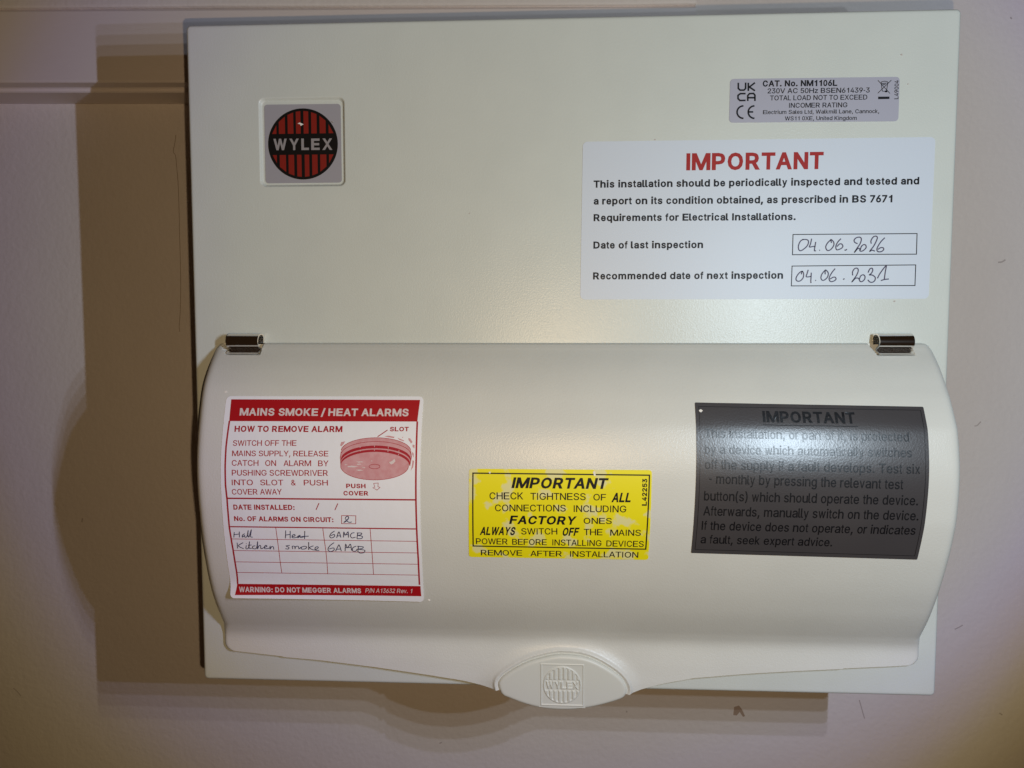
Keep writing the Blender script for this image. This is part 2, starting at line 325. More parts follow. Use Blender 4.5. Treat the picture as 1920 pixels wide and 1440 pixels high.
"9":[[[226,516],[310,494],[368,434],[389,347],[373,270],[315,168],[200,0],[130,0],[301,248],[307,248],[287,221],[257,202],[218,195],[137,214],[83,269],[64,352],[85,436],[143,494]],[[226,460],[174,446],[138,407],[125,352],[138,295],[174,257],[226,243],[279,257],[314,295],[327,350],[314,407],[279,446]]],
".":[[[95,-4],[78,-1],[63,9],[53,24],[50,41],[53,59],[63,73],[78,83],[95,87],[113,83],[128,73],[138,59],[141,41],[138,24],[128,9],[113,-1]]],
",":[[[38,-119],[68,71],[137,71],[84,-119]]],
":":[[[95,-4],[78,-1],[63,9],[53,24],[50,41],[53,59],[63,73],[78,83],[95,87],[113,83],[128,73],[138,59],[141,41],[138,24],[128,9],[113,-1]],[[95,271],[78,274],[63,284],[53,299],[50,316],[53,334],[63,349],[78,359],[95,362],[113,359],[128,349],[138,334],[141,316],[138,299],[128,284],[113,274]]],
"/":[[[235,533],[71,-76],[14,-76],[178,533]]],
"&":[[[197,-7],[110,12],[54,62],[34,133],[47,189],[85,235],[140,279],[216,335],[237,352],[255,375],[262,405],[258,427],[245,445],[226,457],[201,461],[168,453],[145,431],[137,399],[145,363],[169,327],[204,284],[438,0],[364,0],[171,231],[121,293],[87,344],[75,398],[91,458],[134,499],[200,513],[266,499],[308,459],[324,404],[315,362],[291,325],[256,293],[154,217],[110,174],[100,154],[97,131],[100,108],[109,87],[143,57],[193,46],[251,59],[301,95],[336,151],[349,224],[408,224],[397,144],[371,92],[345,62],[333,47],[271,7]]],
"(":[[[89,207],[101,324],[132,441],[177,539],[236,539],[191,428],[161,313],[151,207],[160,115],[188,16],[236,-96],[177,-96],[111,55]]],
")":[[[37,-96],[86,18],[113,116],[122,207],[112,313],[82,428],[37,539],[97,539],[142,441],[173,323],[184,207],[161,53],[97,-96]]],
"-":[[[337,244],[337,188],[114,188],[114,244]]]}
ADV = {'r': {"A":667,"B":667,"C":722,"D":722,"E":667,"F":611,"G":778,"H":722,"I":278,"K":667,"L":556,"M":833,"N":722,"O":778,"P":667,"R":722,"S":667,"T":611,"U":722,"V":667,"W":944,"X":667,"Y":667,"Z":611,"a":556,"b":556,"c":500,"d":556,"e":556,"f":278,"g":556,"h":556,"i":222,"k":500,"l":222,"m":833,"n":556,"o":556,"p":556,"r":333,"s":500,"t":278,"u":556,"v":500,"w":722,"x":500,"y":500,"z":500,"j":222,"q":556,"0":556,"1":556,"2":556,"3":556,"4":556,"5":556,"6":556,"7":556,"8":556,"9":556,".":278,",":278,":":278,"/":278,"&":667,"(":333,")":333,"-":333," ":278},
       'b': {"A":722,"B":722,"C":722,"D":722,"E":667,"F":611,"G":778,"H":722,"I":278,"K":722,"L":611,"M":833,"N":722,"O":778,"P":667,"R":722,"S":667,"T":611,"U":722,"V":667,"W":944,"X":667,"Y":667,"Z":611,"a":556,"b":611,"c":556,"d":611,"e":556,"f":333,"g":611,"h":611,"i":278,"k":556,"l":278,"m":889,"n":611,"o":611,"p":611,"r":389,"s":556,"t":333,"u":611,"v":556,"w":778,"x":556,"y":556,"z":500,"j":278,"q":611,"0":556,"1":556,"2":556,"3":556,"4":556,"5":556,"6":556,"7":556,"8":556,"9":556,".":278,",":278,":":333,"/":278,"&":722,"(":333,")":333,"-":333," ":278}}
DATA = {
"insp": {
 "quad":[[6.66,74.7],[122.92,74.72],[122.64,21.5],[6.09,21.54]],
 "red":[["IMPORTANT","b",0,41.46,64.74,86.77,64.68,5.67]],
 "black":[["This installation should be periodically inspected and tested and","b",0,10.41,59.28,118.16,59.32,2.44],["a report on its condition obtained, as prescribed in BS 7671","b",0,10.45,53.64,109.64,53.51,2.45],["Requirements for Electrical Installations.","b",0,10.49,48.05,78.13,47.9,2.4],["Date of last inspection","b",0,10.49,38.8,47.5,38.77,2.42],["Recommended date of next inspection","b",0,10.44,28.35,74.4,28.36,2.43]],
 "boxes":[[[77.37,43.13],[118.05,43.16],[118.1,36.35],[77.35,36.39]],[[77.31,32.59],[117.98,32.78],[117.97,25.92],[77.23,25.94]]],
 "hand":[[[80.82,41.49],[79.88,40.89],[79.27,39.45],[79.34,38.24],[79.84,37.69],[80.67,37.99],[81.95,39.07],[82.52,40.27],[82.38,41.12],[81.65,41.43],[80.46,41.42]],[[83.56,41.71],[83.24,40.03],[82.91,38.95],[83.86,39.06],[84.86,39.17]],[[84.94,40.62],[84.7,39.05],[84.56,37.85],[84.74,37.61],[85.09,37.68]],[[86.14,37.84],[86.43,37.84]],[[89.88,41.31],[88.84,40.23],[88.28,39.03],[88.54,38.07],[89.15,37.7],[90.09,38.18],[90.89,39.38],[90.86,40.46],[90.24,41.18],[89.88,41.31],[90.15,40.22]],[[93.2,41.65],[92.16,40.45],[91.61,39.13],[91.75,38.17],[92.24,37.93],[93.41,38.4],[93.91,39.12],[93.49,39.84],[92.78,39.85],[91.97,39.01]],[[94.5,37.91],[94.86,37.79],[95.27,38.15]],[[98.71,39.93],[97.75,40.42],[97.6,41.26],[98.41,41.97],[99.48,42.04],[99.92,41.36],[99.54,39.92],[98.64,38.49],[97.78,37.05],[98.88,38.37],[99.48,38.12],[99.61,37.52],[100.44,37.52],[101.48,38.47],[101.46,39.31],[100.85,39.63],[100.04,39.08],[99.61,37.76]],[[103.21,39.9],[103.07,40.86],[103.74,42.06],[104.56,42.41],[105.11,42.05],[104.95,41.09],[104.07,39.18],[102.82,37.43],[103.52,37.74],[104.48,37.42]],[[107.58,41.84],[106.39,40.6],[105.38,38.93],[105.1,37.85],[105.55,37.25],[106.49,37.24],[107.3,37.84],[107.16,38.49],[106.33,38.56],[105.41,37.97]],[[81.02,30.82],[80.13,30.63],[79.09,29.42],[78.71,28.21],[79.25,27.53],[80.21,27.67],[81.07,28.69],[81.18,30.14],[80.68,30.75],[80.5,30.39],[80.47,29.78]],[[82.7,31.34],[82.37,30.14],[82.09,29.05],[82.93,28.97],[83.64,29.16]],[[83.73,30.37],[83.7,28.92],[83.64,27.47],[83.77,26.86]],[[85.09,27.75],[85.38,27.75]],[[88.37,31.2],[87.33,29.99],[86.96,28.66],[87.39,27.82],[88.22,27.93],[89.15,28.9],[89.35,30.11],[88.85,30.95],[88.37,31.2],[88.29,30.59],[88.36,29.75]],[[91.58,31.67],[90.54,30.34],[89.75,28.77],[89.78,27.81],[90.39,27.32],[91.34,27.56],[91.96,28.16],[91.66,28.77],[90.94,28.77],[90.01,28.17]],[[94.3,28.03],[94.77,28.32]],[[97.43,29.35],[97.33,30.55],[98.01,31.64],[98.84,31.75],[99.22,31.03],[98.78,29.58],[97.87,28.14],[97.26,27.22],[98.34,28.38],[99.29,28.42],[99.67,27.89],[99.92,27.41],[100.52,27.28],[101.33,28.0],[101.49,28.97],[100.92,29.57],[100.1,29.22],[99.66,28.13]],[[102.45,30.29],[103.0,31.49],[103.71,31.73],[103.97,31.01],[103.52,30.04],[102.94,29.52],[103.9,29.44],[104.82,28.71],[104.78,27.75],[104.09,27.1],[103.14,27.15],[102.45,27.88]],[[105.59,28.35],[106.26,29.79],[107.39,31.47],[108.35,32.55],[108.12,30.75],[107.85,28.1]],[[106.73,27.62],[107.98,27.98],[109.34,28.14]]]},
"rate": {
 "quad":[[55.54,94.62],[110.76,94.37],[110.74,80.01],[55.42,80.32]],
 "black":[["CAT. No. NM1106L","b",0,66.24,91.91,90.56,91.73,1.99],["230V AC 50Hz BSEN61439-3","r",0,67.88,89.67,101.16,89.42,1.64],["TOTAL LOAD NOT TO EXCEED","r",0,68.73,87.37,100.44,87.16,1.61],["INCOMER RATING","r",0,75.04,84.87,94.04,84.77,1.58],["Electrium Sales Ltd, Walkmill Lane, Cannock,","r",0,66.53,82.93,104.45,82.72,1.3],["WS11 0XE, United Kingdom","r",0,73.76,80.79,97.2,80.61,1.3],["L49004","r",0,110.5,87.16,110.43,93.22,1.32]],
 "mark":[[[58.22,93.31],[58.25,91.47],[58.84,90.89],[60.12,90.87],[60.66,91.43],[60.62,93.33]],[[61.51,93.25],[61.57,90.56]],[[63.69,93.22],[61.86,91.86],[63.74,90.62]],[[60.69,89.72],[58.96,89.75],[58.2,89.19],[58.22,88.14],[58.88,87.5],[60.73,87.53]],[[61.44,87.3],[61.41,89.07],[61.97,89.7],[63.28,89.74],[63.77,89.16],[63.81,87.26]],[[61.42,88.38],[63.79,88.34]],[[60.07,85.73],[59.6,85.69],[59.15,85.54],[58.76,85.31],[58.43,84.99],[58.18,84.61],[58.04,84.18],[57.99,83.73],[58.05,83.27],[58.22,82.84],[58.48,82.45],[58.82,82.12],[59.23,81.87],[59.68,81.71],[60.15,81.66]],[[63.69,85.67],[63.23,85.63],[62.8,85.49],[62.42,85.25],[62.1,84.93],[61.86,84.55],[61.72,84.12],[61.68,83.67],[61.74,83.22],[61.9,82.78],[62.15,82.39],[62.48,82.07],[62.88,81.82],[63.31,81.66],[63.77,81.6]],[[61.71,83.73],[63.31,83.71]]],
 "thin":[[[103.71,93.33],[107.71,89.03]],[[108.04,93.32],[103.78,89.15]],[[104.77,92.47],[105.23,89.82],[106.59,89.67],[106.88,92.43]],[[104.62,92.37],[104.92,92.84],[105.85,93.01],[106.8,92.81],[107.07,92.4],[104.62,92.31]],[[106.03,92.51],[106.05,91.88],[105.42,91.89],[105.4,92.36]]],
 "bars":[[[103.94,88.05],[107.59,88.02],[107.61,87.24],[103.97,87.23]],[[106.11,90.0],[106.83,89.98],[106.85,89.42],[106.13,89.43]]]},
"logo": {
 "quad":[[-103.31,88.97],[-76.51,88.85],[-76.46,62.16],[-103.39,62.16]],
 "c":[-89.92,75.4],
 "r":12.27,
 "r2":12.1,
 "up":[[-100.79,-99.14],[-98.28,-96.1],[-95.16,-93.13],[-92.24,-90.6],[-89.55,-87.85],[-86.87,-84.96],[-83.95,-81.83],[-80.81,-79.18]],
 "lo":[[-100.94,-99.18],[-98.17,-95.96],[-95.07,-93.08],[-92.07,-90.5],[-89.38,-87.77],[-86.76,-84.85],[-83.91,-81.74],[-80.81,-79.06]],
 "yu":78.94,
 "yl":71.76,
 "text":[["W","b",0,-100.27,73.4,-95.58,73.39,3.91],["Y","b",0,-94.69,73.38,-91.32,73.36,3.91],["L","b",0,-90.47,73.35,-87.81,73.34,3.91],["E","b",0,-87.01,73.33,-84.03,73.31,3.9],["X","b",0,-83.12,73.3,-79.59,73.28,3.9]],
 "chip":[[-91.66,82.34],[-90.88,82.71],[-89.49,82.09],[-90.55,81.54],[-90.78,82.1]]},
"yell": {
 "quad":[[-30.06,-33.54],[28.0,-33.32],[27.82,-63.58],[-30.68,-63.62]],
 "frame":[[-28.82,-34.91],[27.25,-34.92],[26.83,-59.68],[-29.15,-59.58]],
 "black":[["IMPORTANT","b",1,-16.47,-39.63,13.72,-39.54,3.52],["CHECK","r",0,-23.53,-43.43,-12.68,-43.3,2.31],["TIGHTNESS","r",0,-10.38,-43.38,7.25,-43.26,2.29],["OF","r",0,9.66,-43.3,13.68,-43.31,2.15],["ALL","b",1,15.36,-43.84,21.36,-43.75,3.11],["CONNECTIONS","r",0,-21.79,-47.39,0.96,-47.14,2.26],["INCLUDING","r",0,3.49,-47.24,20.16,-47.12,2.25],["FACTORY","b",1,-17.29,-51.63,3.88,-51.59,2.88],["ONES","r",0,6.68,-51.18,15.67,-51.1,2.04],["ALWAYS","b",1,-26.91,-55.65,-15.61,-55.52,2.87],["SWITCH","r",0,-13.38,-55.22,-1.69,-55.02,2.2],["OFF","b",1,-0.22,-55.47,4.88,-55.38,2.86],["THE","r",0,6.81,-55.12,12.8,-55.05,2.19],["MAINS","r",0,15.27,-55.12,25.04,-55.02,2.12],["POWER","r",0,-28.2,-58.89,-17.82,-58.85,2.1],["BEFORE","r",0,-16.33,-58.9,-5.09,-58.84,2.1],["INSTALLING","r",0,-3.27,-58.89,12.57,-58.9,2.13],["DEVICES","r",0,14.13,-58.94,26.12,-58.94,2.13],["REMOVE","r",0,-26.68,-62.92,-13.13,-62.82,2.01],["AFTER","r",0,-10.43,-62.92,-0.15,-62.84,2.01],["INSTALLATION","r",0,2.5,-62.87,24.55,-62.83,2.08],["L42253","b",0,26.57,-44.82,26.57,-36.08,1.52]],
 "chip":[[[9.48,-34.0],[10.08,-33.86],[10.41,-35.26],[9.82,-35.4]],[[-23.79,-34.45],[-23.11,-34.44],[-23.24,-35.05],[-23.58,-34.92]]]},
"blac": {
 "quad":[[42.14,-12.26],[113.1,-13.22],[112.28,-61.84],[41.34,-60.81]],
 "frame":[[43.31,-13.49],[112.0,-14.26],[111.21,-60.47],[42.52,-59.5]],
 "black":[["IMPORTANT","b",0,63.03,-18.21,91.5,-18.46,3.46],["This installation, or part of it, is protected","r",0,44.62,-23.05,107.13,-23.74,2.87],["by a device which automatically switches","r",0,44.5,-28.0,107.68,-28.52,2.83],["off the supply if a fault develops. Test six","r",0,44.47,-32.78,110.07,-33.6,2.98],["- monthly by pressing the relevant test","r",0,45.88,-37.32,105.02,-38.45,3.12],["button(s) which should operate the device.","r",0,44.38,-42.84,109.83,-43.48,3.09],["Afterwards, manually switch on the device.","r",0,44.32,-47.75,110.38,-48.35,3.06],["If the device does not operate, or indicates","r",0,44.07,-52.57,110.02,-53.14,3.0],["a fault, seek expert advice.","r",0,44.05,-57.26,85.24,-57.62,2.89]],
 "under":[[62.95,-18.98],[92.06,-19.29]],
 "chip":[[43.22,-14.6],[43.88,-14.31],[44.48,-14.71],[43.93,-15.29],[43.44,-15.13]]},
"main": {
 "quad":[[-111.64,-10.96],[-45.59,-10.78],[-46.7,-81.14],[-112.82,-80.07]],
 "left":[[-111.8,-22.13],[-112.05,-33.22],[-112.37,-42.55],[-112.61,-53.29],[-112.48,-63.36],[-112.47,-71.57],[-112.41,-75.63],[-112.79,-80.02]],
 "right":[[-45.87,-21.61],[-46.21,-36.52],[-46.27,-46.86],[-46.22,-57.65],[-46.24,-69.08],[-46.04,-75.04],[-46.09,-80.47]],
 "head":[[-109.88,-11.96],[-46.66,-11.88],[-47.21,-18.72],[-109.84,-19.01]],
 "foot":[[-110.36,-75.22],[-47.5,-74.96],[-47.46,-78.89],[-111.2,-79.08]],
 "framel":[[-109.79,-18.96],[-110.33,-27.14],[-110.47,-33.2],[-110.52,-39.9],[-110.29,-44.64],[-110.35,-54.07],[-110.02,-62.17],[-109.99,-70.92],[-110.23,-75.32]],
 "framer":[[-47.21,-18.68],[-47.23,-30.51],[-47.45,-43.74],[-47.54,-53.83],[-47.57,-64.45],[-47.8,-74.48]],
 "h1":[[-110.27,-44.32],[-47.36,-43.94]],
 "h2":[[-110.36,-54.13],[-47.54,-53.88]],
 "rows":[[[-110.01,-58.48],[-47.52,-58.25]],[[-109.94,-62.71],[-47.57,-62.45]],[[-109.87,-66.91],[-47.64,-66.63]],[[-109.81,-70.91],[-47.73,-70.74]]],
 "cols":[[[-94.58,-54.28],[-94.43,-58.4],[-94.36,-62.62],[-94.43,-66.74],[-94.41,-70.81]],[[-78.76,-54.23],[-78.58,-58.2],[-78.41,-62.52],[-78.47,-66.71],[-78.66,-70.83]],[[-62.96,-54.19],[-62.91,-58.41],[-62.91,-62.62],[-62.96,-66.73],[-63.09,-70.8]]],
 "white":[["MAINS SMOKE / HEAT ALARMS","b",0,-106.54,-17.18,-50.21,-17.08,2.39],["WARNING: DO NOT MEGGER ALARMS","b",0,-109.81,-78.08,-67.91,-78.04,1.86],["P/N A13632 Rev. 1","r",1,-66.52,-77.81,-50.64,-77.73,1.64]],
 "red":[["HOW TO REMOVE ALARM","b",0,-107.83,-22.45,-71.77,-22.26,1.95],["SWITCH OFF THE","r",0,-108.08,-26.96,-86.81,-26.77,1.81],["MAINS SUPPLY, RELEASE","r",0,-108.2,-30.28,-76.11,-30.06,1.8],["CATCH","r",0,-108.27,-33.43,-99.29,-33.38,1.88],["ON","r",0,-97.05,-33.36,-93.41,-33.32,1.87],["ALARM","r",0,-90.91,-33.34,-81.75,-33.24,1.87],["BY","r",0,-79.43,-33.26,-75.98,-33.23,1.86],["PUSHING SCREWDRIVER","r",0,-108.26,-36.66,-76.2,-36.38,1.9],["INTO","r",0,-108.37,-39.87,-101.25,-39.78,1.87],["SLOT","r",0,-98.84,-39.75,-91.08,-39.7,1.86],["&","r",0,-88.48,-39.67,-86.93,-39.65,1.86],["PUSH","r",0,-84.28,-39.61,-76.27,-39.56,1.85],["COVER AWAY","r",0,-108.5,-43.03,-91.7,-42.8,1.9],["SLOT","b",0,-56.11,-21.87,-49.88,-21.82,1.41],["PUSH","b",0,-70.26,-40.34,-63.85,-40.31,1.47],["COVER","b",0,-71.23,-42.79,-63.01,-42.72,1.49],["DATE INSTALLED:","b",0,-108.35,-48.19,-87.73,-47.98,1.77],["No. OF ALARMS ON CIRCUIT:","b",0,-108.45,-52.1,-75.01,-51.99,1.7]],
 "thick":[[[-60.03,-23.62],[-56.86,-21.46]],[[-79.49,-45.5],[-80.6,-47.82]],[[-73.24,-45.55],[-74.34,-47.8]]],
 "arrow":[[-61.18,-38.65],[-59.68,-38.5],[-59.79,-39.71],[-59.12,-39.95],[-60.12,-40.86],[-61.52,-40.08],[-60.81,-39.92],[-61.18,-38.65]],
 "box":[[-72.18,-49.64],[-67.48,-49.64],[-67.64,-52.42],[-72.35,-52.43]],
 "disc":{"body":[[-71.82,-32.87],[-72.08,-30.39],[-71.89,-28.49],[-71.91,-27.93],[-71.65,-27.3],[-71.15,-26.69],[-70.41,-26.11],[-69.45,-25.58],[-68.29,-25.11],[-66.96,-24.7],[-65.49,-24.38],[-63.91,-24.14],[-62.25,-23.98],[-60.55,-23.92],[-58.85,-23.96],[-57.18,-24.08],[-55.59,-24.29],[-54.1,-24.59],[-52.75,-24.97],[-51.58,-25.42],[-50.6,-25.93],[-49.84,-26.49],[-49.31,-27.09],[-49.02,-27.71],[-48.74,-29.96],[-49.17,-32.06],[-49.75,-32.47],[-49.72,-33.09],[-49.9,-33.7],[-50.28,-34.31],[-50.87,-34.88],[-51.65,-35.43],[-52.61,-35.94],[-53.73,-36.38],[-54.98,-36.77],[-56.34,-37.08],[-57.79,-37.31],[-59.29,-37.46],[-60.83,-37.52],[-62.36,-37.49],[-63.87,-37.38],[-65.31,-37.19],[-66.67,-36.91],[-67.92,-36.56],[-69.03,-36.13],[-69.98,-35.65],[-70.76,-35.11],[-71.35,-34.55],[-71.75,-33.95],[-71.94,-33.33],[-71.92,-32.71]],"lines":[[[-71.88,-28.0],[-71.68,-27.42],[-71.27,-26.85],[-70.66,-26.31],[-69.86,-25.81],[-68.88,-25.34],[-67.75,-24.94],[-66.48,-24.59],[-65.1,-24.31],[-63.64,-24.11],[-62.11,-23.98],[-60.55,-23.92],[-58.99,-23.95],[-57.45,-24.05],[-55.98,-24.24],[-54.58,-24.49],[-53.3,-24.81],[-52.15,-25.2],[-51.16,-25.64],[-50.34,-26.13],[-49.7,-26.65],[-49.27,-27.21],[-49.04,-27.78]],[[-71.81,-28.93],[-71.5,-28.37],[-71.0,-27.82],[-70.3,-27.3],[-69.42,-26.82],[-68.38,-26.38],[-67.19,-26.01],[-65.88,-25.69],[-64.46,-25.44],[-62.98,-25.27],[-61.45,-25.17],[-59.9,-25.15],[-58.36,-25.2],[-56.86,-25.33],[-55.42,-25.54],[-54.08,-25.81],[-52.85,-26.16],[-51.76,-26.56],[-50.83,-27.01],[-50.07,-27.5],[-49.5,-28.03],[-49.12,-28.58],[-48.96,-29.15]],[[-49.88,-32.09],[-49.73,-32.6],[-49.72,-33.12],[-49.87,-33.64],[-50.16,-34.15],[-50.6,-34.64],[-51.18,-35.12],[-51.89,-35.57],[-52.72,-35.99],[-53.67,-36.36],[-54.71,-36.69],[-55.83,-36.97],[-57.02,-37.2],[-58.26,-37.36],[-59.53,-37.47],[-60.83,-37.52],[-62.12,-37.5],[-63.4,-37.43],[-64.64,-37.29],[-65.82,-37.09],[-66.94,-36.84],[-67.98,-36.53],[-68.92,-36.18],[-69.75,-35.78],[-70.45,-35.34],[-71.03,-34.88],[-71.48,-34.39],[-71.78,-33.89],[-71.94,-33.37],[-71.94,-32.84],[-71.8,-32.32]],[[-59.05,-33.12],[-59.16,-32.87],[-59.47,-32.66],[-59.95,-32.5],[-60.53,-32.42],[-61.15,-32.43],[-61.74,-32.52],[-62.21,-32.69],[-62.52,-32.91],[-62.63,-33.16],[-62.52,-33.4],[-62.21,-33.62],[-61.73,-33.77],[-61.14,-33.85],[-60.52,-33.85],[-59.94,-33.75],[-59.46,-33.59],[-59.15,-33.37],[-59.05,-33.12]],[[-71.89,-28.49],[-72.12,-30.2],[-71.92,-32.88]],[[-49.01,-28.08],[-48.74,-29.96],[-49.26,-32.82]]],"bands":[[[-71.86,-30.46],[-71.6,-29.87],[-71.15,-29.3],[-70.5,-28.76],[-69.66,-28.25],[-68.66,-27.79],[-67.51,-27.39],[-66.23,-27.05],[-64.84,-26.78],[-63.37,-26.58],[-61.85,-26.46],[-60.31,-26.41],[-58.76,-26.45],[-57.25,-26.56],[-55.8,-26.75],[-54.43,-27.02],[-53.17,-27.35],[-52.04,-27.75],[-51.06,-28.2],[-50.26,-28.69],[-49.64,-29.23],[-49.21,-29.79],[-48.99,-30.38],[-48.99,-31.39],[-49.2,-30.78],[-49.62,-30.2],[-50.24,-29.64],[-51.04,-29.13],[-52.02,-28.66],[-53.14,-28.25],[-54.4,-27.91],[-55.77,-27.64],[-57.23,-27.44],[-58.74,-27.32],[-60.28,-27.28],[-61.83,-27.33],[-63.35,-27.45],[-64.82,-27.66],[-66.2,-27.94],[-67.48,-28.29],[-68.64,-28.71],[-69.64,-29.18],[-70.47,-29.7],[-71.12,-30.27],[-71.59,-30.86],[-71.85,-31.47]],[[-71.9,-31.99],[-71.68,-31.36],[-71.25,-30.75],[-70.6,-30.17],[-69.77,-29.63],[-68.76,-29.14],[-67.59,-28.71],[-66.28,-28.35],[-64.85,-28.06],[-63.34,-27.86],[-61.78,-27.73],[-60.19,-27.7],[-58.61,-27.75],[-57.07,-27.88],[-55.59,-28.1],[-54.21,-28.4],[-52.96,-28.77],[-51.85,-29.2],[-50.91,-29.7],[-50.16,-30.24],[-49.61,-30.82],[-49.28,-31.43],[-49.17,-32.06],[-49.42,-32.82],[-49.53,-32.2],[-49.86,-31.59],[-50.4,-31.0],[-51.14,-30.46],[-52.06,-29.96],[-53.16,-29.52],[-54.4,-29.15],[-55.77,-28.86],[-57.23,-28.64],[-58.76,-28.5],[-60.33,-28.45],[-61.91,-28.49],[-63.45,-28.61],[-64.95,-28.82],[-66.36,-29.11],[-67.66,-29.47],[-68.82,-29.9],[-69.83,-30.39],[-70.67,-30.93],[-71.31,-31.51],[-71.74,-32.13],[-71.95,-32.75]]],"ticks":[[[-65.69,-26.76],[-65.67,-27.2]],[[-60.97,-26.4],[-60.96,-26.91]],[[-56.43,-26.73],[-56.42,-27.3]],[[-52.91,-27.78],[-52.9,-28.3]],[[-65.61,-27.9],[-65.6,-28.33]],[[-60.98,-27.63],[-60.97,-28.1]],[[-56.5,-27.96],[-56.49,-28.43]],[[-53.02,-28.97],[-53.01,-29.44]]],"spots":[[[-69.87,-33.14],[-68.3,-32.93],[-66.16,-33.2],[-67.52,-33.5],[-69.47,-33.46]],[[-66.95,-31.67],[-65.19,-31.5],[-64.41,-31.74],[-66.16,-31.95]],[[-56.14,-31.75],[-55.27,-31.36],[-54.31,-30.59],[-54.01,-31.35],[-54.69,-32.12],[-55.46,-32.41]],[[-66.75,-32.34],[-65.58,-32.23],[-65.19,-32.52],[-66.55,-32.66]],[[-66.93,-34.26],[-65.56,-34.14],[-64.39,-34.42],[-66.14,-34.63]],[[-62.08,-31.24],[-61.59,-31.2],[-61.69,-31.58]],[[-70.85,-32.58],[-69.68,-32.51],[-70.26,-32.82]],[[-65.18,-33.47],[-63.81,-33.4],[-64.2,-33.75]]],"smudge":[[[-71.99,-25.45],[-70.63,-25.16],[-71.09,-26.02],[-71.85,-26.78],[-72.25,-26.6]],[[-57.9,-23.45],[-56.44,-23.25],[-54.48,-23.61],[-54.66,-24.02],[-56.81,-23.72]],[[-53.5,-23.88],[-51.34,-24.71],[-51.32,-25.05],[-52.89,-24.53]],[[-50.0,-24.04],[-49.32,-24.03],[-48.51,-25.25],[-48.99,-25.63],[-49.78,-24.69]],[[-48.4,-26.0],[-47.81,-26.18],[-47.88,-27.32],[-48.58,-26.57]],[[-48.45,-28.26],[-48.04,-29.01],[-48.12,-30.14],[-48.62,-29.02]],[[-48.4,-30.91],[-47.92,-31.28],[-48.2,-33.19],[-48.96,-34.34],[-48.59,-32.62]],[[-52.05,-23.78],[-51.47,-23.49],[-51.85,-23.96]]]},
